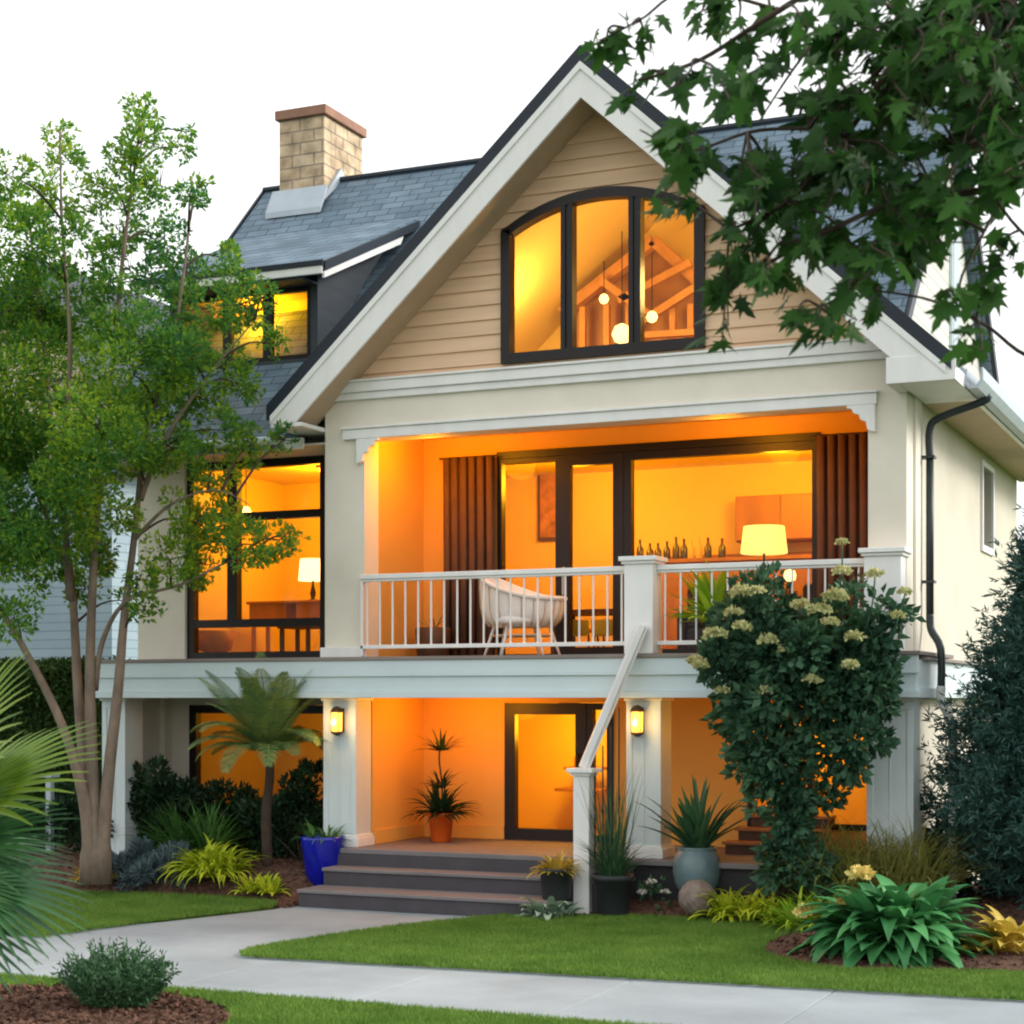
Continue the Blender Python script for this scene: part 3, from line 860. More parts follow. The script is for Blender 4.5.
# downspout: out of gutter, elbow to the wall, down the wall, white lower pipe
b = MB(); b.tube(smooth_path([(-3.5, 22.75, 6.66), (-3.52, 22.75, 6.58), (-4.08, 22.83, 6.42), (-4.22, 22.85, 6.28), (-4.22, 22.85, 5.9)], 5), 0.05, 10)
b.tube([(-4.22, 22.85, 5.95), (-4.22, 22.85, 3.9)], 0.05, 10); b.tube(smooth_path([(-4.22, 22.85, 3.9), (-4.2, 22.83, 3.7), (-4.06, 22.72, 3.45), (-4.05, 22.7, 2.95)], 4), 0.05, 10)
dp = b.build('downspout', 'downpipe', house, True)
for z in (5.9, 4.3): MB().box(-4.345, -4.15, 22.77, 22.93, z, z + 0.035).build('clip', 'downpipe', dp)
b = MB(); b.tube(smooth_path([(-4.05, 22.7, 2.98), (-4.05, 22.7, 2.8), (-3.93, 22.66, 2.55), (-3.9, 22.65, 2.3), (-3.9, 22.65, 0.25)], 5), 0.058, 10); b.build('drain_pipe', 'white', house, True)

# belt and trims over the balcony
b = MB()
b.box(WX0 - 0.04, WX1 + 0.03, 21.90, 21.999, 7.16, 7.30)
b.box(WX0 - 0.02, WX1 + 0.01, 21.94, 21.999, 7.06, 7.159)
b.box(WX0 - 0.06, WX1 + 0.05, 21.87, 22.02, 7.301, 7.335)
b.build('gable_trim', 'white', house, bevel=0.008)
b = MB()
b.box(OX0 - 0.32, OX1 + 0.32 - 0.2, 21.93, 21.999, 6.50, 6.64)
b.box(OX0 - 0.34, OX1 + 0.34 - 0.2, 21.90, 21.999, 6.641, 6.675)
b.build('opening_trim', 'white', house, bevel=0.008)
# scrolled corner brackets
for x_, s in ((OX0 - 0.1, 1), (OX1 + 0.1, -1)):
    pr = [(0, 6.498), (0.52, 6.498), (0.52, 6.45), (0.44, 6.44), (0.40, 6.36), (0.30, 6.33), (0.27, 6.24), (0.17, 6.20), (0.14, 6.06), (0.05, 6.02), (0.0, 6.02)]
    MB().prism([(x_ + s * px * .68, 21.93, 6.498 - (6.498 - z) * .72) for px, z in pr], (0, 0.069, 0)).build('corner_bracket', 'white', house, bevel=0.006)
# column bases at deck level
for xa, xb in ((WX0, OX0),):
    MB().box(xa - 0.05, xb + 0.05, 21.94, 21.998, 3.41, 3.55).build('column_base', 'white', house, bevel=0.006)

# balcony floor, band and belt
DX0, DX1, DYF = -16.55, -4.16, 21.74
b = MB().m('deckfloor'); b.box(DX0 - 0.03, DX1 + 0.03, DYF - 0.03, YB, 3.355, 3.405)
deck = b.build('balcony_floor', None, house, bevel=0.006)
b = MB()
b.box(DX0, DX1, DYF, DYF + 0.06, 3.16, 3.354)
b.box(DX0 + .02, DX1 - .02, DYF + 0.025, DYF + 0.06, 2.91, 3.159)
b.box(DX0 - .02, DX1 + .02, DYF - 0.02, DYF + 0.06, 2.83, 2.909)
b.box(DX0 - .015, DX1 + .015, DYF - 0.015, DYF + 0.02, 3.13, 3.159)
b.box(DX0, DX0 + .06, DYF + 0.061, 23.4, 2.83, 3.354)
b.build('balcony_band', 'bluewhite', house, bevel=0.006)
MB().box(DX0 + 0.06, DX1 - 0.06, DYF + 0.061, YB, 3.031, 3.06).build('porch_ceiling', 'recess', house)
b = MB()
b.box(WX1 + 0.001, DX1 - 0.02, DYF + 0.061, 32, 2.95, 3.30); b.box(WX1 + .001, DX1 + 0.02, DYF + 0.061, 32, 2.83, 2.949)
b.m('deckfloor').box(WX1 + 0.001, DX1 + 0.05, YF + 0.1, 32, 3.301, 3.34)
b2 = b; b2.mats[:0] = []; 
for i in range(12): b2.mi[i] = 0
b2.mats = ['bluewhite', 'deckfloor']; b2.mi = [0] * 12 + [1] * 6
b2.build('belt_course', None, house)

# balcony recess linings, room behind
b = MB()
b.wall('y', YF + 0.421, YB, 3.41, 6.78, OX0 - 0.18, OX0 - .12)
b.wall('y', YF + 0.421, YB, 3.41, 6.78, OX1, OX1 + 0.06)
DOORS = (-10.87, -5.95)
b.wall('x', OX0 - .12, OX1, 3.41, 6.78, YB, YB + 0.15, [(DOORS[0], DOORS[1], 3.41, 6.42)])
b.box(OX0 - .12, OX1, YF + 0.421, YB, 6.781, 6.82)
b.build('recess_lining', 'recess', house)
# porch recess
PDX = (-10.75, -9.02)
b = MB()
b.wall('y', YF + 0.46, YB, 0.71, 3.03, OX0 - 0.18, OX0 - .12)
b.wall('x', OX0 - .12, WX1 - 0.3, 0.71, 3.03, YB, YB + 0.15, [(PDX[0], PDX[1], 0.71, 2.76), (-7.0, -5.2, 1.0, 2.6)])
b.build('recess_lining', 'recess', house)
MB().box(OX0 - 0.119, PDX[0] - 0.01, YB - 0.03, YB - 0.001, 0.712, 0.92).box(OX0 - .119, OX0 - 0.09, YF + 0.5, YB - 0.031, 0.712, 0.92).build('skirting_board', 'recess', house, bevel=0.005)
MB().m('tread').box(-12.66, -4.3, 21.72, YB, 0.64, 0.71).build('porch_floor', None, house, bevel=0.01)
b = MB().box(-12.6, -4.35, 21.80, 21.9, 0, 0.639).box(-4.45, -4.35, 21.9, 24, 0, 0.639)
b.build('foundation', 'dark', house)

# steps
st = empty('front_steps', (-10.6, 21.3, 0)); st.parent = house; st.location = Vector((-10.6, 21.3, 0)) - house.location
for (x0, x1, y0, z1) in ((-12.28, -7.85, 21.30, 0.474), (-12.30, -8.62, 20.66, 0.237)):
    MB().box(x0, x1, y0 - 0.03, y0 + 0.62, z1 - 0.05, z1).build('tread', 'tread', st, bevel=0.012)
    MB().box(x0 + .02, x1 - .02, y0, y0 + 0.6, 0, z1 - 0.051).build('riser', 'step', st)
MB().box(-12.28, -7.85, 21.69, 21.72, 0.475, 0.64).build('riser', 'step', st)

# columns of the porch
def column(xa, xb, z0=0.711, z1=2.829):
    y0, y1 = YF - 0.02, YF + 0.44
    c = MB().box(xa, xb, y0, y1, z0, z1).build('column', 'column', house, bevel=0.008)
    MB().box(xa - 0.05, xb + 0.05, y0 - 0.05, y1 + 0.02, z0, z0 + 0.13).box(xa - .025, xb + .025, y0 - .025, y1 + .01, z0 + .131, z0 + .17).build('column_base', 'white', c, bevel=0.008)
    w_ = xb - xa
    MB().box(xa - 0.012, xa + 0.07, y0 - 0.016, y0 - 0.001, z0 + 0.17, z1 - 0.15).box(xb - 0.07, xb + 0.012, y0 - 0.016, y0 - 0.001, z0 + 0.17, z1 - 0.15).box(xa - .012, xb + .012, y0 - 0.016, y0 - .001, z1 - 0.149, z1 - .04).box(xa + w_ / 2 - .012, xa + w_ / 2 + .012, y0 - 0.01, y0 - .001, z0 + .17, z1 - .15).build('column_trim', 'column', c, bevel=0.005)
    MB().box(xa - 0.04, xb + 0.04, y0 - 0.04, y1, z1 - 0.04, z1).build('capital', 'white', c, bevel=0.008)
column(-12.64, -12.13); column(-8.03, -7.57); column(-4.83, -4.27)
column(-16.5, -16.1, 0.2, 2.829)

# railing
RY = 21.90
rail = empty('balcony_railing', (0, 0, 0)); rail.parent = house; rail.location = Vector((-8.5, RY, 3.4)) - house.location
def newel(xa, xb):
    o = MB().box(xa, xb, RY - 0.19, RY + 0.19, 3.406, 4.60).build('newel_post', 'white', rail, bevel=0.01)
    return o
newel(-7.98, -7.58); newel(-4.82, -4.36)
for xa, xb in ((-7.98, -7.58), (-4.82, -4.36)):
    MB().box(xa - 0.06, xb + 0.06, RY - 0.25, RY + 0.25, 4.62, 4.68).box(xa - 0.03, xb + 0.03, RY - 0.22, RY + 0.22, 4.58, 4.619).build('post_cap', 'white', rail, bevel=0.008)

RUNS = ((-12.0, -7.98), (-7.58, -4.82))
for xa, xb in RUNS:
    MB().box(xa + .001, xb - .001, RY - 0.05, RY + 0.05, 4.50, 4.57).box(xa + .001, xb - .001, RY - 0.03, RY + 0.03, 4.465, 4.499).build('handrail', 'white', rail, bevel=0.01)
    MB().box(xa + .001, xb - .001, RY - 0.03, RY + 0.03, 3.52, 3.575).build('bottom_rail', 'white', rail, bevel=0.006)
    n = int((xb - xa) / 0.20)
    for k in range(n):
        x_ = xa + (k + 0.5) * (xb - xa) / n
        MB().box(x_ - 0.011, x_ + 0.011, RY - 0.011, RY + 0.011, 3.574, 4.466).build('baluster', 'palewood' if k % 1 else 'white', rail)
b = MB().box(-11.999, -11.96, RY - 0.03, RY + 0.03, 3.42, 4.47)
b.build('end_post', 'white', rail, bevel=0.004)
# sloping stair rail
sr = empty('stair_railing', (0, 0, 0)); sr.parent = house; sr.location = Vector((-8.38, 21.3, 0)) - house.location
MB().box(-8.49, -8.27, 21.19, 21.41, 0.0, 1.86).build('newel_post', 'white', sr, bevel=0.01)
MB().box(-8.56, -8.20, 21.12, 21.48, 1.861, 1.915).box(-8.52, -8.24, 21.16, 21.44, 1.82, 1.86).build('post_cap', 'white', sr, bevel=0.006)
A = Vector((-8.36, 21.3, 1.90)); B = Vector((-7.66, 21.64, 3.76))
b = MB()
dv = (B - A).normalized(); sdv = Vector((dv.y, -dv.x, 0)).normalized(); nv = sdv.cross(dv)
if nv.x > 0: nv = -nv
for (wd, h0, h1) in ((0.08, 0.0, 0.095), (0.045, -0.045, -0.001)):
    q = [A + sdv * wd + nv * h0, A - sdv * wd + nv * h0, A - sdv * wd + nv * h1, A + sdv * wd + nv * h1]
    b.prism(q, B - A)
b.build('handrail', 'white', sr, bevel=0.012)
for k in range(4):
    t = (k + .7) / 7.4
    p = A.lerp(B, t)
    MB().tube([(p.x + 0.05, p.y, p.z - 0.12), (p.x + 0.05, p.y, 0.72)], 0.012, 6).build('baluster', 'downpipe', sr)

# windows and doors
def window(name, x0, x1, z0, z1, y, vx=(), hz=(), fw=0.09, depth=0.14, vw=None, parent=house, glass=True):
    b = MB()
    b.box(x0, x0 + fw, y, y + depth, z0, z1); b.box(x1 - fw, x1, y, y + depth, z0, z1)
    b.box(x0 + fw, x1 - fw, y + .002, y + depth - .002, z1 - fw, z1 - .001); b.box(x0 + fw, x1 - fw, y + .002, y + depth - .002, z0 + .001, z0 + fw)
    for v in vx:
        w_ = vw or fw
        b.box(v - w_ / 2, v + w_ / 2, y + 0.004, y + depth - 0.004, z0 + fw, z1 - fw)
    for (ha, hb, hzz) in hz: b.box(ha, hb, y + 0.006, y + depth - 0.006, hzz - fw / 2, hzz + fw / 2)
    o = b.build(name, 'frame', parent)
    if glass: MB().box(x0 + fw * 0.5, x1 - fw * 0.5, y + depth * 0.5, y + depth * 0.5 + 0.012, z0 + fw * .5, z1 - fw * .5).build('pane', 'glass', o)
    return o
# left upper window
wv = -14.93
window('window', LWX0, LWX1, 3.42, 6.48, HY0 + 0.06, (), [(LWX0 + .1, LWX1 - .1, 5.62), (LWX0 + .1, LWX1 - .1, 3.98)], 0.12)
MB().box(-14.98, -14.8, HY0 + 0.05, HY0 + 0.19, 4.04, 6.36).build('mullion', 'frame', [o for o in COL.objects if o.name.startswith('window')][-1])
MB().box(LWX0 - 0.08, LWX1 + .05, HY0 - 0.05, HY0 + 0.05, 3.407, 3.419).build('sill', 'white', house)
# balcony glazing: fixed light, door, big fixed light
window('window', DOORS[0] + .001, -9.86, 3.415, 6.41, YB - 0.02, (), (), 0.07)
dr = window('balcony_door', -9.859, -8.86, 3.415, 6.41, YB - 0.03, (), (), 0.16, 0.13)
MB().tube([(-9.78, YB - 0.05, 4.35), (-9.78, YB - 0.09, 4.35), (-9.78, YB - 0.09, 4.75), (-9.78, YB - 0.05, 4.75)], 0.018, 6).build('door_handle', 'flashing', dr)
window('window', -8.859, DOORS[1] - .001, 3.415, 6.41, YB - 0.02, (), (), 0.12)
MB().box(DOORS[0], DOORS[1], YB - 0.05, YB + 0.1, 6.411, 6.519).build('door_header', 'frame', house)
# porch door with sidelight
pd = window('front_door', PDX[0], -9.44, 0.715, 2.755, YB - 0.03, (), (), 0.17, 0.13)
MB().tube([(-9.56, YB - 0.05, 1.6), (-9.56, YB - 0.09, 1.6), (-9.56, YB - 0.09, 2.0), (-9.56, YB - 0.05, 2.0)], 0.016, 6).build('door_handle', 'bronze', pd)
window('window', -9.439, PDX[1], 0.715, 2.755, YB - 0.02, (), (), 0.10)
window('window', -7.0, -5.2, 1.0, 2.6, YB - 0.02, (-6.1,), (), 0.08)
window('window', -15.96, -13.3, 1.05, 2.72, 23.47, (), (), 0.13)

# dormer
dm = empty('dormer', (0, 0, 0)); dm.parent = house; dm.location = Vector((-14.8, 23.3, 8)) - house.location
DXa, DXb = -16.2, -13.52
b = MB().m('dormerdark')
b.wall('x', DXa, DXb, 7.75, 9.30, 23.3, 23.42, [(-16.0, -13.64, 8.02, 9.12)])
for xx in (DXa, DXb - 0.1):
    b.prism([(xx, 23.421, zm(23.42) - .1), (xx, 25.75, zm(25.75) - .1), (xx, 25.75, 10.3), (xx, 23.421, 9.30)], (0.1, 0, 0))
b.build('dormer_wall', None, dm)
b = MB(); b.prism([(DXa - 0.35, 22.86, 9.33), (-13.17, 22.86, 9.33), (-13.17, 26.0, zm(26.0) + .09), (DXa - .35, 26.0, zm(26.0) + .09)], (0, 0, -0.08)); b.build('dormer_roof', 'shingle', dm)
b = MB(); b.prism([(-13.17, 22.84, 9.34), (-13.17, 25.95, zm(25.95) + .07), (-13.17, 25.95, zm(25.95) - .06), (-13.17, 22.84, 9.19)], (0.05, 0, 0)); b.build('dormer_rake', 'roofedge', dm)
b = MB(); b.prism([(-13.172, 22.84, 9.185), (-13.172, 25.4, 10.32), (-13.172, 25.3, 10.17), (-13.172, 22.84, 9.09)], (0.04, 0, 0)); b.build('dormer_rake_trim', 'white', dm)
MB().box(DXa - .35, -13.16, 22.80, 22.855, 9.15, 9.27).build('dormer_fascia', 'white', dm, bevel=0.006)
MB().box(DXa - .37, -13.14, 22.78, 22.83, 9.271, 9.35).build('dormer_gutter', 'roofedge', dm)
MB().box(DXa, DXb, 22.87, 23.29, 9.12, 9.15).build('dormer_soffit', 'dormerdark', dm)
wn_ = window('dormer_window', -16.0, -13.64, 8.02, 9.12, 23.31, (-14.42, -15.15), (), 0.07, 0.09, 0.16, dm, True)
MB().box(DXa + .1, DXb - .1, 24.35, 24.4, 7.3, 9.3).box(DXa + .1, DXb - .1, 23.43, 24.4, 9.18, 9.2).box(DXa + .1, DXb - .1, 23.43, 24.35, 7.85, 7.9).build('dormer_room', 'room', dm)

# chimney
CX0, CX1, CY0, CY1 = -16.33, -15.42, 26.8, 28.2
ch = MB().box(CX0, CX1, CY0, CY1, 11.0, 13.03).build('chimney', 'stone', house, bevel=0.015)
MB().box(CX0 - .06, CX1 + .06, CY0 - .06, CY1 + .06, 13.031, 13.2).box(CX0 + .25, CX1 - .25, CY0 + .3, CY1 - .3, 13.201, 13.26).build('chimney_cap', 'capstone', ch, bevel=0.015)
b = MB()
b.prism([(CX0 - .1, 26.50, 11.34), (CX1 + .1, 26.50, 11.34), (CX1 + .1, 26.74, 11.78), (CX0 - .1, 26.74, 11.78)], (0, 0, -0.1))
b.prism([(CX1 + .005, 26.6, 11.44), (CX1 + .005, 27.3, 12.22), (CX1 + .005, 28.2, 11.4), (CX1 + .005, 28.2, 10.7), (CX1 + .005, 27.3, 11.95)], (0.06, 0, 0))
b.build('chimney_flashing', 'flashing', ch)
#SECTION_INTERIOR
# ------------------------------------------------------------------ interiors: real rooms with their lamps
def room(x0, x1, y0, y1, z0, z1, mt_='room', floor='roomfloor', openfront=True):
    b = MB().m(mt_)
    e = 0.02
    b.box(x0 - e, x1 + e, y1, y1 + e, z0, z1)
    b.box(x0 - e, x0, y0, y1, z0, z1); b.box(x1, x1 + e, y0, y1, z0, z1)
    b.box(x0 - e, x1 + e, y0, y1 + e, z1, z1 + e)
    b.m(floor).box(x0 - e, x1 + e, y0, y1 + e, z0 - e, z0)
    return b.build('room_lining', None, house)
room(-12.3, -4.75, YB + 0.151, 27.6, 3.40, 6.62)
room(-16.25, -12.75, HY0 + 0.301, 26.8, 3.38, 6.60)
room(-12.3, -8.2, YB + 0.151, 26.6, 0.70, 2.78)
room(-8.1, -4.75, YB + 0.151, 26.0, 0.70, 2.78)
room(-16.25, -12.75, 23.76, 26.6, 0.70, 2.78)
# attic: gable shaped room
b = MB().m('room')
zf, ya, yb_ = 7.26, YF + 0.165, 25.8
sec = [(-12.0, zf), (-4.9, zf), (GC + 3.45, 7.5), (GC, 10.65), (GC - 3.45, 7.5)]
for (x_, z), (x2, z2) in zip(sec[1:], sec[2:] + sec[:1]):
    b.add([(x_, ya, z), (x2, ya, z2), (x2, yb_, z2), (x_, yb_, z)], [(0, 1, 2, 3)])
b.add([(x_, yb_, z) for x_, z in sec], [tuple(range(5))])
b.m('roomfloor').add([(sec[0][0], ya, zf), (sec[1][0], ya, zf), (sec[1][0], yb_, zf), (sec[0][0], yb_, zf)], [(0, 1, 2, 3)])
b.build('attic_lining', None, house)

WARM = (1.0, 0.45, 0.012)
DEEP = (1.0, 0.36, 0.008)
def lamp_light(parent, loc, power, size=0.25, col=WARM, typ='POINT'):
    l = bpy.data.lights.new('lamp_light', typ); l.energy = power; l.color = col
    if typ == 'POINT': l.shadow_soft_size = size
    else: l.shape = 'DISK'; l.size = size
    o = bpy.data.objects.new('lamp_light', l); COL.objects.link(o); o.parent = parent
    o.location = Vector(loc) - wloc(parent); return o
def ceiling_lamp(loc, power, label, r=0.16, drop=0.35, col=WARM):
    e = empty('ceiling_lamp', loc, label, 'lamp', 'ceiling lamps in the rooms')
    x_, y_, z = loc
    MB().lathe((x_, y_, z), [(r, -0.03), (r * 1.1, -0.001)], 20).build('lamp_base', 'bronze', e, True)
    MB().lathe((x_, y_, z), [(0.02, -0.09), (r * 0.7, -0.075), (r * 0.92, -0.03)], 20).build('lamp_glass', 'lampglow', e, True)
    lamp_light(e, (x_, y_, z - drop), power, .25, col)
    return e
ceiling_lamp((-10.2, 25.6, 6.61), 140, 'round ceiling lamp over the left of the balcony room')
ceiling_lamp((-7.0, 25.7, 6.61), 128, 'round ceiling lamp over the right of the balcony room')
ceiling_lamp((-14.3, 24.9, 6.59), 145, 'round ceiling lamp in the upper left room')
ceiling_lamp((-10.2, 25.3, 2.77), 90, 'round ceiling lamp behind the front door')
ceiling_lamp((-6.4, 25.0, 2.77), 40, 'round ceiling lamp behind the right porch window')
ceiling_lamp((-14.5, 25.2, 2.77), 15, 'round ceiling lamp in the lower left room')
ceiling_lamp((-11.2, 22.62, 6.775), 82, 'round ceiling lamp over the left of the balcony', 0.09, .22, DEEP)
ceiling_lamp((-6.9, 22.62, 6.775), 68, 'round ceiling lamp over the right of the balcony', 0.09, .22, DEEP)
ceiling_lamp((-11.0, 22.9, 3.03), 55, 'round ceiling lamp over the porch left of the door', 0.11, 0.3, DEEP)
ceiling_lamp((-6.3, 22.9, 3.03), 11, 'round ceiling lamp over the porch right of the door', 0.11, 0.3, DEEP)
e = ceiling_lamp((-15.0, 23.9, 9.175), 75, 'small ceiling lamp behind the dormer window', 0.1, 0.25)

def pendant(p, r, cordtop, power, label):
    e = empty('pendant_lamp', p, label, 'lamp', 'glowing pendant lamps')
    MB().lathe(p, [(0.01, -r), (r * .7, -r * .72), (r, 0), (r * .7, r * .72), (0.02, r)], 20).build('globe', 'bulb', e, True)
    MB().tube([(p[0], p[1], p[2] + r), (p[0], p[1], cordtop)], 0.008, 6).build('cord', 'frame', e)
    if power: lamp_light(e, (p[0], p[1] - r - 0.1, p[2] - r - .1), power, 0.1, (1.0, 0.62, 0.16))
p = PY(246, 512, 24.2); pendant(tuple(p), 0.09, 6.58, 0, 'small round pendant lamp behind the upper left window')
p = PY(604, 299, 24.4); pendant(tuple(p), 0.075, 9.3, 0, 'small pendant high behind the middle arched pane')
p = PY(652, 317, 24.2); pendant(tuple(p), 0.085, 9.3, 0, 'small pendant behind the right arched pane')
p = PY(622, 334, 24.0); pendant(tuple(p), 0.15, 9.6, 0, 'largest round pendant low behind the middle arched pane')
e = empty('attic_lamp', (-9.6, 23.9, 8.3), 'ceiling globe inside the attic beside the arched window', 'lamp')
MB().lathe((-10.9, 23.6, 8.35), [(0.01, -.1), (0.09, -.05), (.1, 0.0), (0.05, .07)], 16).build('globe', 'lampglow', e, True)
lamp_light(e, (-10.2, 23.5, 8.3), 95, 0.3, (1, .62, .17))
lamp_light(e, (-7.4, 23.4, 8.6), 95, 0.3, (1, .62, .19))

# attic timber frame (stands behind the arched window)
tf = empty('timber_frame', (-7.6, 25.0, 7.26), 'orange timber roof frame inside the attic, seen through the arched window', 'frame')
Yt = 25.1
ap = PY(652, 240, Yt); lf = PY(560, 312, Yt); rt = PY(740, 320, Yt)
b = MB(); b.prism([(lf.x, Yt + .3, 7.27), (rt.x, Yt + .3, 7.27), (rt.x, Yt + .3, rt.z), (ap.x, Yt + .3, ap.z), (lf.x, Yt + .3, lf.z)], (0, 0.06, 0)); b.build('back_panel', 'wood', tf)
def beam(p0, p1, w_, d_, nm='beam', mt_='timber'):
    p0, p1 = Vector(p0), Vector(p1); d = (p1 - p0).normalized(); n_ = Vector((-d.z, 0, d.x)) * w_ / 2
    MB().prism([p0 + n_, p1 + n_, p1 - n_, p0 - n_], (0, d_, 0)).build(nm, mt_, tf)
beam(lf, ap, 0.16, 0.2, 'rafter'); beam(ap, rt, 0.16, 0.2, 'rafter')
for (a, c) in (((618, 300), (690, 262)), ((640, 322), (705, 280)), ((600, 280), (650, 315))):
    beam(PY(*a, Yt - .15), PY(*c, Yt - .15), 0.11, 0.1, 'brace')
for xx in (582, 606, 628, 672, 690): beam(PY(xx, 356, Yt - .02), PY(xx, 300 + abs(xx - 650) * 0.1, Yt - .02), 0.09, 0.1, 'post')
beam(PY(640, 335, Yt - .3), PY(720, 330, Yt - .3), 0.09, 0.1, 'tie_beam')
b = MB(); c = PY(668, 345, 23.6); b.box(c.x - .5, c.x + .6, 23.5, 24.0, 7.27, 7.75); b.build('x', 'sofa').name = 'armchair_back'
o = bpy.data.objects['armchair_back']; o.name = 'sofa'
bm = bmesh.new(); bm.from_mesh(o.data); bmesh.ops.bevel(bm, geom=bm.edges, offset=0.12, segments=4, affect='EDGES'); bm.to_mesh(o.data); bm.free()
tag(o, 'dark low sofa behind the right pane of the arched window', 'sofa')

# curtains beside the balcony glazing
def curtain(x0, x1, z0, z1, y, label, n=6):
    V = []; Fc = []
    N = n * 12
    for i in range(N + 1):
        t = i / N; x_ = x0 + (x1 - x0) * t
        yy = y + 0.05 * math.cos(t * n * 2 * math.pi) + 0.012 * math.sin(t * 17)
        xx = x_ + 0.02 * math.sin(t * n * 4 * math.pi)
        V += [(xx, yy, z0), (xx + 0.01, yy, (z0 + z1) / 2), (xx, yy, z1)]
    for i in range(N):
        for k in (0, 1): Fc.append((i * 3 + k, i * 3 + k + 1, i * 3 + 4 + k, i * 3 + 3 + k))
    e = empty('curtain', ((x0 + x1) / 2, y, z0), label, 'curtain', 'brown curtains beside the balcony doors')
    o = np_mesh('curtain_cloth', V, Fc, 'curtain', e, True)
    sm = o.modifiers.new('thick', 'SOLIDIFY'); sm.thickness = 0.012
    MB().tube([(x0 - .05, y, z1 + .01), (x1 + .05, y, z1 + .01)], 0.016, 8).build('curtain_rod', 'bronze', e)
    return e
curtain(-11.72, -10.86, 3.43, 6.44, YB - 0.16, 'brown pleated curtain left of the balcony doors, behind the white chair', 6)
curtain(-5.98, -4.95, 3.43, 6.44, YB - 0.16, 'brown pleated curtain at the right end of the balcony', 7)

# furniture seen through the glass: balcony room
def boxy(name, specs, label, cat, group=None, base=None, bev=0.008):
    """specs: (part name, material, boxes)"""
    if base is None:
        bx = specs[0][2][0]; base = ((bx[0] + bx[1]) / 2, (bx[2] + bx[3]) / 2, min(q[4] for s in specs for q in s[2]))
    e = empty(name, base, label, cat, group)
    for nm, mt_, bxs in specs:
        b = MB()
        for q in bxs: b.box(*q)
        b.build(nm, mt_, e, bevel=bev)
    return e
a = PY(738, 483, 27.3); c = PY(830, 535, 27.3)
boxy('wall_cabinet', [('cabinet_body', 'wood', [(a.x, c.x, 27.15, 27.58, 5.32, 6.05)]), ('cabinet_door', 'wood', [(a.x + .02, (a.x + c.x) / 2 - .01, 27.12, 27.149, 5.34, 6.03)]), ('cabinet_door', 'wood', [((a.x + c.x) / 2 + .01, c.x - .02, 27.12, 27.149, 5.34, 6.03)])], 'brown wooden wall cabinet behind the table lamp', 'cabinet')
a = PY(634, 548, 27.0); c = PY(826, 548, 27.0)
sb = boxy('sideboard', [('sideboard_top', 'wood', [(a.x, c.x, 26.85, 27.55, 5.0, 5.06)]), ('sideboard_body', 'wood', [(a.x + .05, c.x - .05, 26.9, 27.5, 3.48, 4.999)]), ('back_rail', 'wood', [(a.x, c.x, 27.5, 27.58, 5.061, 5.16)])], 'long wooden sideboard with bottles along the back wall', 'sideboard')
xs = [640, 650, 658, 667, 676, 684, 691, 699, 708, 722]
for k, px in enumerate(xs):
    q = PY(px, 540, 27.1); h = random.uniform(0.28, 0.42)
    o = MB().lathe((q.x, 27.1, 5.061), [(0.055, 0), (0.06, 0.02), (0.06, h * 0.55), (0.022, h * 0.75), (0.022, h), (0.0, h)], 12).build('bottle', 'bottle' if k not in (6, 7) else 'petal_yel', None, True)
    if k not in (6, 7): tag(o, 'dark bottle in the row on the sideboard', 'bottle', 'dark bottles on the sideboard')
    else: tag(o, 'left pale bottle among the dark ones' if k == 6 else 'right pale bottle among the dark ones', 'bottle')
def table_lamp(p, r, h, mt_, stem, label, power=0):
    e = empty('table_lamp', (p.x, p.y, p.z - h / 2 - stem), label, 'lamp')
    MB().lathe((p.x, p.y, p.z), [(r * 1.0, -h / 2), (r * 1.02, -h / 2 + .01), (r * .88, h / 2), (r * .8, h / 2)], 24).build('lamp_shade', mt_, e, True)
    MB().lathe((p.x, p.y, p.z - h / 2 - stem), [(0.1, 0), (0.1, 0.02), (0.03, 0.04), (0.05, stem * .4), (0.02, stem * .8), (0.02, stem)], 16).build('lamp_stem', 'bronze', e, True)
    if power: lamp_light(e, (p.x, p.y - r - .05, p.z - h), power, 0.1)
    return e
p = PY(764, 540, 25.2); table_lamp(p, 0.34, 0.40, 'shadeglow', 0.55, 'table lamp with wide glowing yellow drum shade behind the balcony rail')
boxy('lamp_table', [('table_top', 'darkwood', [(p.x - .4, p.x + .4, 24.9, 25.5, p.z - .80, p.z - .751)]), ('leg', 'darkwood', [(p.x - .37, p.x - .32, 24.93, 24.98, 3.41, p.z - .801)]), ('leg', 'darkwood', [(p.x + .32, p.x + .37, 24.93, 24.98, 3.41, p.z - .801)]), ('leg', 'darkwood', [(p.x - .37, p.x - .32, 25.4, 25.45, 3.41, p.z - .801)]), ('leg', 'darkwood', [(p.x + .32, p.x + .37, 25.4, 25.45, 3.41, p.z - .801)])], 'dark side table under the yellow drum lamp', 'table')
p = PY(790, 575, 24.7); e = empty('globe_lamp', (p.x, p.y, 3.41), 'small glowing globe lamp low behind the hydrangea', 'lamp')
MB().lathe(p, [(0.01, -.1), (.08, -.07), (.09, 0), (.07, .06), (.01, .08)], 16).build('globe', 'bulb', e, True)
MB().lathe((p.x, p.y, 3.41), [(0.12, 0), (.12, .03), (.02, .05), (.02, p.z - 3.51)], 14).build('lamp_stem', 'bronze', e, True)
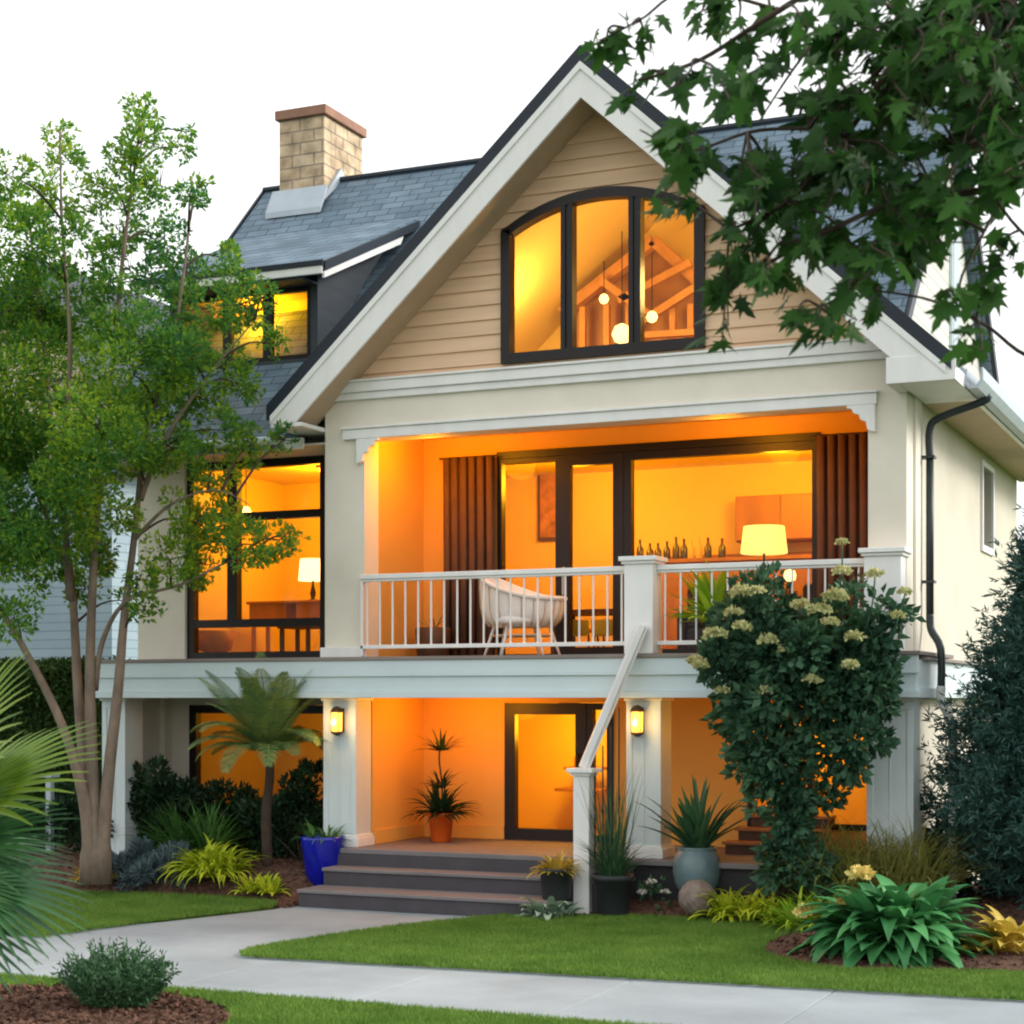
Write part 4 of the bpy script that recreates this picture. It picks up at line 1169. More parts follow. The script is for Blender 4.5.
def sofa(x0, x1, y0, label):
    e = empty('armchair', ((x0 + x1) / 2, y0 + .4, 3.41), label, 'armchair')
    MB().box(x0, x1, y0, y0 + .8, 3.48, 3.85).build('seat', 'sofa', e, bevel=0.06)
    MB().box(x0, x1, y0, y0 + .2, 3.851, 4.45).build('backrest', 'sofa', e, bevel=0.07)
    MB().box(x0 - .15, x0 - .001, y0, y0 + .8, 3.45, 4.1).box(x1 + .001, x1 + .15, y0, y0 + .8, 3.45, 4.1).build('armrest', 'sofa', e, bevel=0.05)
a = PY(712, 600, 24.6); sofa(a.x - .35, a.x + .35, 24.45, 'dark armchair behind glass right of the middle newel post')
a = PY(825, 610, 24.6); sofa(a.x - .3, a.x + .35, 24.45, 'dark armchair behind glass next to the globe lamp')
# dining table and chairs
tz = PY(590, 590, 25.3).z
a = PY(556, 600, 25.3); c = PY(640, 600, 25.3)
boxy('dining_table', [('table_top', 'darkwood', [(a.x, c.x, 24.9, 25.9, 4.12, 4.18)]), ('leg', 'darkwood', [(a.x + .05, a.x + .12, 24.95, 25.02, 3.41, 4.119)]), ('leg', 'darkwood', [(c.x - .12, c.x - .05, 24.95, 25.02, 3.41, 4.119)]), ('leg', 'darkwood', [(a.x + .05, a.x + .12, 25.75, 25.82, 3.41, 4.119)]), ('leg', 'darkwood', [(c.x - .12, c.x - .05, 25.75, 25.82, 3.41, 4.119)])], 'dark dining table behind the balcony door', 'table')
def dchair(x_, y_, label, mt_):
    e = empty('dining_chair', (x_, y_, 3.41), label, 'chair', 'dining chairs behind the balcony door')
    MB().box(x_ - .22, x_ + .22, y_ - .22, y_ + .22, 3.82, 3.88).build('seat', mt_, e, bevel=.02)
    MB().box(x_ - .22, x_ + .22, y_ - .27, y_ - .221, 3.75, 4.35 if mt_ == 'sofa' else 4.0).build('backrest', mt_, e, bevel=.02)
    for sx in (-1, 1):
        for sy in (-1, 1): MB().tube([(x_ + sx * .19, y_ + sy * .19, 3.82), (x_ + sx * .2, y_ + sy * .2, 3.41)], 0.018, 6).build('leg', 'darkwood', e)
a = PY(580, 600, 24.6); dchair(a.x, 24.65, 'yellow dining chair nearer the white chair', 'yellowcloth')
a = PY(610, 600, 24.6); dchair(a.x, 24.65, 'yellow dining chair beside the middle newel post', 'yellowcloth')
# picture on the left part of back wall
a = PY(537, 470, 27.5); c = PY(556, 540, 27.5)
boxy('wall_picture', [('picture_frame', 'darkwood', [(a.x, c.x + .25, 27.52, 27.59, c.z, a.z)]), ('canvas', 'paint_art', [(a.x + .05, c.x + .2, 27.51, 27.519, c.z + .05, a.z - .05)])], 'brown picture in a dark frame beside the balcony door', 'picture')
# upper left room
p = PY(313, 570, 25.4); table_lamp(p, 0.24, 0.36, 'shadepale', 0.34, 'table lamp with pale glowing shade on the writing desk')
dz_ = p.z - .18 - .34
boxy('writing_desk', [('desk_top', 'wood', [(p.x - 1.05, p.x + .5, 25.0, 25.7, dz_ - .05, dz_ - .001)]), ('drawer', 'wood', [(p.x - 1.0, p.x - .3, 25.02, 25.6, dz_ - .3, dz_ - .051)]), ('drawer', 'wood', [(p.x - .1, p.x + .45, 25.02, 25.6, dz_ - .3, dz_ - .051)])] + [('leg', 'wood', [(xx, xx + .06, yy, yy + .06, 3.385, dz_ - .301)]) for xx in (p.x - .98, p.x + .38) for yy in (25.05, 25.5)], 'wooden desk with drawers under the pale lamp', 'desk')
a = PY(300, 640, 23.9); 
boxy('side_table', [('table_top', 'darkwood', [(a.x - .3, a.x + .5, 23.7, 24.3, 3.92, 3.97)])] + [('leg', 'darkwood', [(xx, xx + .06, yy, yy + .06, 3.385, 3.919)]) for xx in (a.x - .27, a.x + .2) for yy in (23.73, 24.2)], 'dark side table low in the upper left window', 'table')
a = PY(215, 640, 24.0); e = empty('tub_chair', (a.x, 24.0, 3.385), 'tan tub chair low in the upper left window', 'chair')
MB().lathe((a.x, 24.0, 3.55), [(.12, 0), (.26, .05), (.36, .36), (.33, .36), (.22, .12), (0, .1)], 20).build('seat', 'wood', e, True)
MB().lathe((a.x, 24.0, 3.385), [(.2, 0), (.03, .03), (.03, .17)], 14).build('pedestal', 'darkwood', e, True)
# interior stair behind right porch opening
sx0 = PY(738, 820, 23.6).x
ws = empty('wooden_steps', (sx0 + .6, 23.4, .71), 'small flight of brown wooden steps at the right of the porch', 'steps')
for k in range(3):
    MB().box(sx0 + .1 * k, sx0 + 1.3, 23.0 + .28 * k, 23.3 + .28 * k, .711 + .17 * k, .711 + .17 * (k + 1) - .041).build('riser', 'darkwood', ws)
    MB().box(sx0 - .04 + .1 * k, sx0 + 1.32, 22.96 + .28 * k, 23.3 + .28 * k, .711 + .17 * (k + 1) - .04, .711 + .17 * (k + 1)).build('tread', 'wood', ws, bevel=0.006)
# shelf seen through front door
a = PY(577, 790, 26.0)
boxy('shelf_unit', [('upright', 'wood', [(a.x - .02, a.x + .04, 25.9, 26.2, .71, 1.9)]), ('shelf', 'wood', [(a.x - .35, a.x + .5, 25.9, 26.3, 1.35, 1.4), (a.x - .2, a.x + .5, 25.9, 26.3, 1.7, 1.74)])], 'wooden shelf unit glimpsed through the front door glass', 'shelf')

# wall lamps on the porch columns
for px, lab in ((338, 'lantern wall lamp with amber glass on the left porch column'), (638, 'lantern wall lamp with amber glass on the middle porch column')):
    q = PY(px, 721, 21.9); x_, z = q.x, q.z
    y0 = YF - 0.04
    e = empty('wall_lamp', (x_, y0, z), lab, 'lamp', 'lanterns on the porch columns')
    MB().box(x_ - .06, x_ + .06, y0 + .003, y0 + .02, z - .16, z + .18).build('back_plate', 'bronze', e, bevel=.004)
    MB().lathe((x_, y0 - .09, z), [(.03, -.17), (.075, -.14), (.08, .12), (.05, .15)], 16).build('lamp_glass', 'lampglow', e, True)
    b = MB().lathe((x_, y0 - .09, z), [(.085, .121), (.1, .13), (.06, .19), (.015, .21)], 16).lathe((x_, y0 - .09, z), [(.02, -.21), (.085, -.17), (.085, -.15), (.04, -.15)], 16)
    for k in range(4): b.tube([(x_ + .086 * math.cos(.78 + k * 1.5708), y0 - .09 + .086 * math.sin(.78 + k * 1.5708), z - .16), (x_ + .086 * math.cos(.78 + k * 1.5708), y0 - .09 + .086 * math.sin(.78 + k * 1.5708), z + .13)], .0035, 5)
    b.box(x_ - .015, x_ + .015, y0 - .03, y0 + .004, z + .1, z + .14)
    b.build('lamp_cage', 'bronze', e)
    b = MB().lathe((x_, y0 - .18, z - .03), [(.004, -.05), (.03, -.03), (.035, .02), (.012, .06)], 12); b.build('bulb', 'bulb', e, True)
    lamp_light(e, (x_, y0 - .26, z), 6, .06, (1, .6, .2))

# white woven lounge chair on the balcony
cx, cy, cz = PY(522, 640, 22.75).x, 22.75, 3.406
e = empty('lounge_chair', (cx, cy, cz), 'white woven lounge chair with splayed pale legs on the balcony', 'chair')
n = 48; V = []; Fc = []
rows = [(0.50, 0.40), (0.78, 0.43), (0.92, 0.52), (0.98, 0.66), (1.0, 0.80), (1.02, 1.0)]
def rim(a):   # high back on the left sweeping down to a low right side
    return 0.95 + 0.19 * math.cos(a - math.pi * 0.98) + 0.05 * math.cos(2 * a)
for k, (rf, hf) in enumerate(rows):
    for i in range(n):
        a = 2 * math.pi * i / n
        rz = rim(a); z = hf if hf < 0.6 else 0.52 + (hf - 0.52) / 0.48 * (rz - 0.52)
        rb = 0.02 * math.cos(a * 22) * (1 if k > 0 else 0)
        V.append((cx + (0.62 * rf + rb) * math.cos(a), cy + (0.44 * rf + rb) * math.sin(a), cz + z))
for k in range(len(rows) - 1):
    for i in range(n): Fc.append((k * n + i, k * n + (i + 1) % n, (k + 1) * n + (i + 1) % n, (k + 1) * n + i))
so_ = np_mesh('woven_shell', V, Fc, 'wicker', e, True)
sm = so_.modifiers.new('thick', 'SOLIDIFY'); sm.thickness = 0.045
sm2 = so_.modifiers.new('smooth', 'SUBSURF'); sm2.levels = 1; sm2.render_levels = 1
MB().tube([(cx + .635 * math.cos(2 * math.pi * i / n), cy + .455 * math.sin(2 * math.pi * i / n), cz + rim(2 * math.pi * i / n)) for i in range(n + 1)], 0.032, 8).build('rim', 'wicker', e, True)
b = MB()
for i in range(22):
    a = 2 * math.pi * (i + .5) / 22
    b.tube([(cx + .625 * r_ * math.cos(a), cy + .445 * r_ * math.sin(a), cz + (h_ if h_ < .6 else .52 + (h_ - .52) / .48 * (rim(a) - .52))) for r_, h_ in rows[1:]], .009, 5)
b.build('weave_rib', 'palewood', e, True)
MB().lathe((cx, cy, cz), [(.02, .45), (.42, .46), (.44, .52), (.40, .57), (.02, .58)], 28).build('seat_cushion', 'wicker', e, True)
for a in (0.35, 1.4, 2.5, 3.5, 4.45, 5.6):
    MB().tube([(cx + .40 * math.cos(a), cy + .28 * math.sin(a), cz + .45), (cx + .56 * math.cos(a), cy + .40 * math.sin(a), cz)], [.026, .018], 8).build('leg', 'wicker', e, True)
MB().tube([(cx + .45 * math.cos(2 * math.pi * i / 24), cy + .315 * math.sin(2 * math.pi * i / 24), cz + .30) for i in range(25)], .014, 6).build('stretcher', 'palewood', e, True)
# dark planter on the balcony
q = PY(433, 640, 23.5)
e = empty('balcony_planter', (q.x, 23.5, 3.406), 'dark brown round planter on the balcony before the curtain', 'planter')
MB().lathe((q.x, 23.5, 3.406), [(.16, 0), (.24, .05), (.27, .45), (.25, .47), (.22, .44), (0, .42)], 24).build('pot', 'darkwood', e, True)
blades('foliage', (q.x, 23.5, 3.83), 10, (.2, .35), .02, 'lf_dark', e, el=(40, 85), droop=.7)
#SECTION_PLANTS
# ------------------------------------------------------------------ pots and garden objects
def potted(name, base, prof, mt_, label, cat, soil=True):
    e = empty(name, base, label, cat)
    MB().lathe(base, prof, 32).build('pot', mt_, e, True)
    return e
# orange pot on porch with dracaena
q = PY(441, 838, 23.3); bs = (q.x, 23.3, .712)
e = potted('potted_plant', bs, [(.13, 0), (.14, .01), (.19, .38), (.205, .38), (.205, .43), (.17, .43), (.16, .38), (0, .37)], 'orangepot', 'dark spiky plant in an orange pot on the lit porch', 'potted plant')
MB().tube(smooth_path([(q.x, 23.3, 1.05), (q.x + .02, 23.3, 1.5), (q.x - .03, 23.3, 1.95), (q.x + .02, 23.3, 2.2)], 4), .014, 6).build('stem', 'darkbark', e, True)
V1 = blades_arrays((q.x, 23.3, 1.12), 120, (.3, .62), .06, el=(-5, 85), droop=1.1, seg=5, rad=.1)
V2 = blades_arrays((q.x + .01, 23.3, 1.5), 30, (.2, .42), .034, el=(15, 80), droop=1.0, seg=5)
V3 = blades_arrays((q.x, 23.3, 2.05), 44, (.2, .48), .026, el=(0, 85), droop=.8, seg=5)
np_mesh('foliage', *join_arrays([V1, V2, V3]), 'lf_dark', e, True)
# cobalt pot
bs = (PY(323, 887, 21.75).x, 21.75, .17)
e = potted('potted_plant', bs, [(.22, 0), (.23, .01), (.30, .55), (.315, .66), (.315, .70), (.28, .70), (.27, .62), (0, .6)], 'blueglaze', 'glossy cobalt blue pot of light green plants beside the steps', 'potted plant')
blades('foliage', (bs[0], bs[1], .79), 90, (.18, .4), .03, 'lf_mid', e, el=(15, 80), droop=1.6, rad=.22)
# planter with golden plant on the step
bs = (PY(557, 880, 21.0).x, 20.98, .238)
e = potted('potted_plant', bs, [(.17, 0), (.18, .01), (.215, .36), (.225, .36), (.225, .40), (.19, .40), (.19, .35), (0, .34)], 'greypot', 'yellow leaved plant in a charcoal pot standing on the steps', 'potted plant')
blades('foliage', (bs[0], bs[1], .56), 110, (.18, .38), .05, 'lf_yel', e, el=(10, 85), droop=1.6, rad=.15, prof='lance')
# charcoal pot with tall reed
bs = (PY(612, 905, 21.2).x, 21.22, .03)
e = potted('potted_plant', bs, [(.19, 0), (.20, .01), (.25, .46), (.275, .46), (.275, .53), (.235, .53), (.23, .47), (0, .46)], 'greypot', 'tall feathery green plant in a charcoal pot at the stair post', 'potted plant')
V1 = blades_arrays((bs[0], bs[1], .48), 130, (.35, .8), .022, el=(40, 88), droop=1.2, rad=.12, seg=6)
V2 = blades_arrays((bs[0], bs[1], .48), 70, (.8, 1.65), .016, el=(76, 90), droop=.35, rad=.15, seg=7)
np_mesh('foliage', *join_arrays([V1, V2]), 'lf_sage', e, True)
# urn with agave
ux = PY(697, 850, 21.75).x; bs = (ux, 21.75, .27)
e = potted('potted_plant', bs, [(.15, 0), (.20, .02), (.29, .16), (.315, .32), (.30, .48), (.255, .58), (.24, .60), (.27, .63), (.25, .64), (.2, .6), (0, .58)], 'urn', 'round blue grey glazed urn holding a green sword leaved plant', 'potted plant')
blades('foliage', (ux, 21.75, .86), 44, (.6, 1.05), .11, 'lf_agave', e, el=(25, 88), droop=.55, prof='sword', rad=.12, seg=7)
# stone ball
q = PY(697, 890, 21.3)
b = MB()
bm = bmesh.new(); bmesh.ops.create_icosphere(bm, subdivisions=5, radius=.235)
for v in bm.verts:
    k = 1 + .02 * math.sin(v.co.x * 31) * math.sin(v.co.y * 27 + 1) * math.sin(v.co.z * 29) + .012 * math.sin(v.co.x * 70 + v.co.z * 50)
    v.co *= k; v.co.z *= .97
me = bpy.data.meshes.new('stone_ball'); bm.to_mesh(me); bm.free(); me.materials.append(M['ball'])
me.polygons.foreach_set('use_smooth', [True] * len(me.polygons))
o = bpy.data.objects.new('stone_ball', me); COL.objects.link(o); o.location = (q.x, 21.3, .30)
tag(o, 'weathered round stone ball in front of the blue grey urn', 'ornament')

def plant(name, base, label, cat='plant', group=None): return empty(name, base, label, cat, group)
def bladeplant(name, px, py, y, z, specs, mt_, label, cat='plant'):
    x_ = PY(px, py, y).x; e = plant(name, (x_, y, z), label, cat)
    np_mesh('foliage', *join_arrays([blades_arrays((x_ + dx, y + dy, z + dz), n, ln, wd, **k) for (dx, dy, dz, n, ln, wd, k) in specs]), mt_, e, True)
    return e
bladeplant('variegated_hosta', 548, 915, 20.72, .02, [(0, 0, 0, 46, (.25, .48), .13, dict(el=(8, 75), droop=1.3, prof='hosta', rad=.1, seg=8)), (-.22, .05, 0, 14, (.2, .32), .11, dict(el=(8, 70), droop=1.3, prof='hosta', rad=.1, seg=8)), (.2, .02, 0, 14, (.2, .32), .11, dict(el=(8, 70), droop=1.3, prof='hosta', rad=.1, seg=8))], 'lf_hosta_pale', 'low silvery green hosta at the foot of the stair post')
for k, (dx, s) in enumerate(((0, 1),)):
    bladeplant('lime_sedge', 748, 915, 21.3, .06, [(dx_, dy_, 0, 70, (.35, .62), .055, dict(el=(15, 80), droop=2.0, rad=.1, seg=8)) for dx_, dy_ in ((-.3, 0), (0, -.05), (.3, .02), (.5, .1))], 'lf_lime', 'wide lime yellow arching plant right of the stone ball')
bladeplant('lime_sedge', 213, 890, 21.25, .28, [(dx_, dy_, 0, 90, (.45, .72), .06, dict(el=(20, 85), droop=2.0, rad=.12, seg=8)) for dx_, dy_ in ((-.16, 0), (.16, .03), (0, -.06))], 'lf_lime', 'lime yellow arching plant in the left bed near the tree fern')
bladeplant('fern_plant', 818, 900, 20.75, .02, [(dx_, 0, 0, 60, (.4, .7), .05, dict(el=(25, 85), droop=1.5, rad=.12, prof='lance', seg=7)) for dx_ in (-.25, 0, .25)], 'lf_bromeliad', 'bright green fern between the lime plant and the hosta')
bladeplant('ornamental_grass', 868, 870, 21.5, .25, [(dx_, dy_, 0, 210, (.75, 1.4), .026, dict(el=(45, 90), droop=1.5, rad=.18, seg=7)) for dx_, dy_ in ((-.55, 0), (-.15, -.1), (.25, 0), (.6, .1))], 'lf_grass', 'tawny ornamental grass below the right end of the house')
bladeplant('spiky_shrub', 200, 840, 22.1, .42, [(dx_, 0, 0, 130, (.6, 1.1), .05, dict(el=(30, 88), droop=1.1, rad=.15, seg=6)) for dx_ in (-.3, .15)], 'lf_mid', 'dark green spiky shrub behind the left lime plant')
# yellow low plants
for px, y, z, n, lab, s, mt_ in ((100, 21.05, .15, 70, 'small golden plant left of the blue grey shrub', .28, 'lf_yel'), (262, 21.0, .12, 60, 'small golden plant by the end of the left lawn', .28, 'lf_lime')):
    bladeplant('golden_plant', px, 885, y, z, [(dx_, 0, 0, n, (s * .6, s * 1.2), .07, dict(el=(10, 85), droop=1.2, rad=.12, prof='lance', seg=6)) for dx_ in (-.15, .12)], mt_, lab)
bladeplant('yellow_hosta', 1010, 955, 19.3, .1, [(0, 0, 0, 70, (.3, .62), .15, dict(el=(5, 85), droop=1.5, prof='hosta', rad=.12, seg=8)), (-.2, -.15, 0, 16, (.3, .45), .13, dict(el=(5, 60), droop=1.4, prof='hosta', rad=.1, seg=8))], 'lf_yel', 'golden yellow hosta at the right edge of the bed')
# big hosta
hx = PY(893, 950, 19.0).x
e = plant('large_hosta', (hx, 19.0, .1), 'large glossy green hosta clump with pale yellow flowers in the lawn bed')
parts = []
for i in range(6):
    parts.append(blades_arrays((hx + (i - 2.5) * .09, 19.0 + (i % 2) * .08, .12 + .05 * (i % 3)), 16, (.6, 1.0), .23, el=(40, 85), droop=1.9, prof='hosta', rad=.16, seg=9, vfold=.16))
parts.append(blades_arrays((hx, 19.0, .14), 150, (.7, 1.16), .22, el=(8, 58), droop=1.45, prof='hosta', rad=.2, seg=9, vfold=.16))
parts.append(blades_arrays((hx - .03, 18.95, .1), 70, (.6, 1.06), .22, el=(2, 28), droop=1.0, prof='hosta', rad=.22, seg=9, vfold=.16))
np_mesh('foliage', *join_arrays(parts), 'lf_hosta', e, True)
def flower_head(c, r, mt_, parent, n=90, leaf=None):
    d = unit(RNG.normal(size=(n, 3))); d[:, 2] = np.abs(d[:, 2]) * .9 - .25
    P = np.array(c) + d * r * np.array([1, 1, .75]) * (0.75 + .3 * RNG.random((n, 1)))
    V, Fc = leaf_arrays(P, d * .5 + RNG.normal(size=(n, 3)) * .6, np.full(n, leaf or r * .55) * RNG.uniform(.7, 1.2, n), .85)
    return np_mesh('flower_head', V, Fc, mt_, parent)
for px, py, y, r in ((860, 874, 18.9, .12), (848, 903, 18.7, .10), (806, 912, 18.75, .11)):
    q = PY(px, py, y); flower_head(tuple(q), r, 'petal_yel', e, 130)
    MB().tube(smooth_path([tuple(q), (q.x * .6 + hx * .4, y + .05, q.z - .15), (hx - .1, 19.0, .2)], 4), .008, 5).build('flower_stalk', 'lf_hosta', e)
# white flowered little plant
q = PY(655, 905, 21.5); e = plant('white_flower', (q.x, 21.5, .1), 'small plant with white flowers between charcoal pot and stone ball')
cluster_foliage('foliage', [((q.x, 21.5, .25), (.25, .2, .17))], 'lf_sage', e, .09, 2600, .4)
for dx, dz in ((-.02, .24), (-.14, .1), (.16, .12)): flower_head((q.x + dx, 21.42, .22 + dz), .06, 'petal_white', e, 40)
# blue grey low shrub
q = PY(150, 875, 21.3); e = plant('blue_shrub', (q.x, 21.3, .25), 'low blue grey needled shrub in the left bed')
cl = [((q.x + dx, 21.3 + dy, .42 + dz), (.34, .3, .26)) for dx, dy, dz in ((-.3, .1, .02), (0, -.02, .1), (.3, .05, 0), (.5, -.1, -.15), (-.1, -.2, -.12), (.2, -.22, -.14))]
cluster_foliage('foliage', cl, 'lf_blue', e, .12, 8000, .25, .5)
# dark background shrubs in the left bed
def shrub(name, px, y, z, cl, mt_, leaf, per, label, width=.45, up=.3, stem=True):
    x_ = PY(px, 800, y).x; e = plant(name, (x_, y, z), label, 'shrub')
    cluster_foliage('foliage', [((x_ + c[0], y + c[1], z + c[2]), c[3]) for c in cl], mt_, e, leaf, per, width, up)
    if stem:
        b = MB()
        for c in cl: b.tube([(x_, y, z - .05), (x_ + c[0] * .5, y + c[1] * .5, z + c[2] * .5), (x_ + c[0], y + c[1], z + c[2])], [.03, .02, .008], 6)
        b.build('stem', 'darkbark', e, True)
    return e
shrub('dark_shrub', 150, 22.4, .42, [(0, 0, .7, (.5, .4, .55)), (.35, .1, .4, (.4, .35, .4)), (-.4, 0, .4, (.45, .4, .4)), (.05, 0, 1.1, (.42, .3, .45)), (.4, 0, .95, (.35, .3, .4)), (-.4, .1, .9, (.35, .3, .4))], 'lf_dark', .12, 6500, 'tall dark leafy shrub behind the tree trunk under the balcony', .5)
shrub('dark_shrub', 302, 22.5, .42, [(0, 0, .5, (.45, .35, .5)), (-.5, 0, .4, (.5, .3, .45)), (.2, .05, .95, (.3, .3, .45)), (-.2, .05, .8, (.3, .3, .4))], 'lf_dark', .11, 6500, 'dark leafy shrub left of the blue pot', .5)
shrub('dark_shrub', 55, 22.2, .3, [(0, 0, .6, (.6, .4, .5)), (-.8, 0, .5, (.6, .5, .5)), (.5, .3, .6, (.5, .4, .5))], 'lf_dark', .11, 5000, 'dark leafy shrub at the far left before the hedge', .5)
shrub('dark_shrub', 948, 23.0, .3, [(0, 0, .4, (.45, .4, .45)), (.4, .1, .6, (.5, .4, .6))], 'lf_dark', .11, 6500, 'dark low shrub at the house corner beside the conifer', .5)
shrub('dark_shrub', 232, 22.8, .42, [(0, 0, .4, (.8, .3, .4)), (-.5, 0, .65, (.5, .3, .45)), (.1, 0, .75, (.4, .3, .35))], 'lf_dark', .10, 6500, 'low wide dark shrub below the lower left window', .5)
# tree fern / cycad
cx_ = PY(268, 800, 21.75).x; base = (cx_, 21.75, .4)
e = plant('tree_fern', base, 'tree fern with feathery crown before the lower left window', 'tree fern')
tp = Vector((cx_ + .02, 21.75, 2.0))
MB().tube(smooth_path([base, (cx_ - .03, 21.75, 1.1), (cx_ + .03, 21.75, 1.7), tuple(tp)], 5), [.075] * 8 + [.065] * 8, 10).build('trunk', 'darkbark', e, True)
parts = []
for k in range(42):
    a = k * 2.399
    if k < 24: el, L_, dr_ = random.uniform(50, 86), random.uniform(1.15, 1.6), random.uniform(.35, .9)
    else: el, L_, dr_ = random.uniform(20, 50), random.uniform(1.0, 1.4), random.uniform(1.3, 2.1)
    parts.append(frond_arrays(tuple(tp), a, math.radians(el), L_, dr_, 56, .32, .018, .5))
np_mesh('fronds', *join_arrays(parts), 'lf_palm', e)
# bromeliad like plant at the balcony post
q = PY(703, 640, 21.55); e = plant('strap_plant', (q.x, 21.62, 3.41), 'bright green strap leaved plant at the balcony rail beside the post')
MB().lathe((q.x, 22.18, 3.407), [(.14, 0), (.22, .42), (.19, .42), (0, .38)], 18).build('pot', 'greypot', e, True)
np_mesh('foliage', *join_arrays([blades_arrays((q.x, 22.1, 3.78), 54, (.5, .85), .11, el=(10, 60), droop=.9, rad=.1, seg=8, prof='strap'), blades_arrays((q.x, 22.08, 3.78), 22, (.65, .95), .13, el=(62, 88), droop=.5, rad=.1, seg=8)]), 'lf_bromeliad', e, True)

# hydrangea climbing in front of the right of the balcony
hb = PY(790, 885, 21.4); base = (hb.x, 21.4, .3)
e = plant('hydrangea_bush', base, 'tall dark green bush with cream flower heads before the right balcony', 'bush')
cl = []
for px, py, r, dy in ((740, 660, .5, 0), (800, 650, .55, -.1), (850, 680, .45, .1), (735, 700, .32, .1), (780, 710, .55, -.15), (840, 730, .5, 0), (760, 610, .4, 0), (830, 620, .3, .1), (870, 640, .28, 0), (890, 610, .22, 0), (868, 660, .3, 0), (770, 760, .42, 0), (838, 752, .26, .1), (795, 800, .3, .1), (810, 690, .6, .2), (755, 745, .3, 0), (852, 590, .13, 0), (760, 640, .5, .2), (880, 690, .3, 0), (785, 855, .27, 0), (828, 790, .2, .1), (748, 760, .22, .1), (805, 872, .3, 0), (785, 805, .34, -.1), (800, 845, .28, .1), (718, 668, .25, -.1), (775, 870, .2, 0)):
    cl.append((tuple(PY(px, py, 21.1 + dy)), (r, r * .75, r)))
cluster_foliage('foliage', cl, 'lf_hyd', e, .14, 4200, .6, .1, .9, 10)
b = MB()
for k in range(5):
    q = PY((740, 780, 820, 855, 800)[k], (650, 640, 680, 700, 600)[k], 21.15)
    b.tube(smooth_path([(base[0] + .08 * (k - 2), 21.4, .25), (base[0] + .05 * (k - 2), 21.35, 1.4), tuple(q)], 6), [.035] * 7 + [.02] * 6, 7)
b.build('stem', 'darkbark', e, True)
heads = [(742, 592), (757, 590), (733, 612), (715, 634), (742, 627), (768, 640), (820, 610), (835, 596), (830, 622), (855, 637), (875, 574), (842, 542), (842, 571), (905, 592), (800, 605), (695, 660), (850, 665), (785, 650), (898, 615), (722, 690), (765, 690), (700, 665), (812, 680)]
for i, (px, py) in enumerate(heads):
    q = PY(px, py, 20.52 + random.uniform(-.08, .12)); flower_head(tuple(q), random.uniform(.085, .13) if i < 9 else random.uniform(.065, .10), 'petal', e, 110)
# a few thin shoots carrying the top flowers
b = MB()
for (px, py), (qx, qy) in (((842, 545), (835, 610)), ((875, 577), (862, 640)), ((842, 573), (840, 620)), ((905, 594), (880, 660)), ((898, 617), (878, 670))):
    b.tube(smooth_path([tuple(PY(px, py, 20.85)), tuple(PY((px + qx) / 2 + 3, (py + qy) / 2, 20.9)), tuple(PY(qx, qy, 21.0))], 4), .010, 5)
b.build('shoot', 'lf_hyd', e, True)

# dark conifer at the right
kx, ky = PY(1060, 880, 22.6).x, 22.6
e = plant('conifer', (kx, ky, .2), 'dark blue green conifer at the right side of the house', 'tree')
MB().tube([(kx, ky, 0), (kx + .05, ky, 2.5), (kx, ky, 5.4)], [.14, .09, .02], 10).build('trunk', 'darkbark', e, True)
P, D = [], []; bt = MB()
for k in range(330):
    t = ((k + .5) / 330) ** 1.15; z = .35 + 4.65 * t ** 0.95
    R = (1.48 * (1 - t) ** .95 + .14) * random.uniform(.5, 1.25); a = k * 2.399 + random.uniform(-.3, .3)
    h = np.array([math.cos(a), math.sin(a), 0.0]); el = random.uniform(.15, .6)
    m_ = int(22 + R * 62); tt = np.sqrt(RNG.random(m_)) * R
    c0 = np.array([kx, ky, z]); dirv = h * math.cos(el) + np.array([0, 0, math.sin(el)])
    pp = c0 + tt.reshape(-1, 1) * dirv + RNG.normal(size=(m_, 3)) * (.05 + .11 * (tt / max(R, .1))).reshape(-1, 1)
    P.append(pp); D.append(dirv * .9 + RNG.normal(size=(m_, 3)) * .55)
    bt.tube([tuple(c0), tuple(c0 + dirv * R * .95)], [.015, .004], 5)
P = np.concatenate(P); D = np.concatenate(D)
# every shoot carries a spray of needles
k_ = 7
P = np.repeat(P, k_, 0); D = np.repeat(D, k_, 0)
P = P + unit(D) * RNG.uniform(0, .16, (len(P), 1)); D = unit(D) + RNG.normal(size=D.shape) * .55
V, Fc = leaf_arrays(P, D, RNG.uniform(.07, .14, len(P)), .2)
np_mesh('crown', V, Fc, 'lf_con', e)
bt.build('branches', 'darkbark', e)

# small rosemary like shrub in the front bed
q = PZ(117, 1020); e = plant('rosemary_shrub', (q.x, q.y, .08), 'small bushy green shrub in the front corner bed', 'shrub')
P, D = [], []
for k in range(330):
    a = random.uniform(0, 6.283); rr = .40 * math.sqrt(random.random()); b0 = np.array([q.x + rr * math.cos(a) * .5, q.y + rr * math.sin(a) * .4, .08])
    dv_ = unit(np.array([[math.cos(a) * rr * 1.35, math.sin(a) * rr * 1.1, random.uniform(.4, .75)]]))[0]
    L = random.uniform(.36, .68) * (1 - .25 * rr / .42)
    m_ = 34; t = np.linspace(.12, 1, m_)
    P.append(b0 + dv_ * (t * L).reshape(-1, 1) + RNG.normal(size=(m_, 3)) * .008); D.append(dv_ * .7 + RNG.normal(size=(m_, 3)) * .7 + np.array([0, 0, .2]))
P = np.concatenate(P); D = np.concatenate(D)
V, Fc = leaf_arrays(P, D, RNG.uniform(.035, .075, len(P)), .32); np_mesh('foliage', V, Fc, 'lf_sage', e)
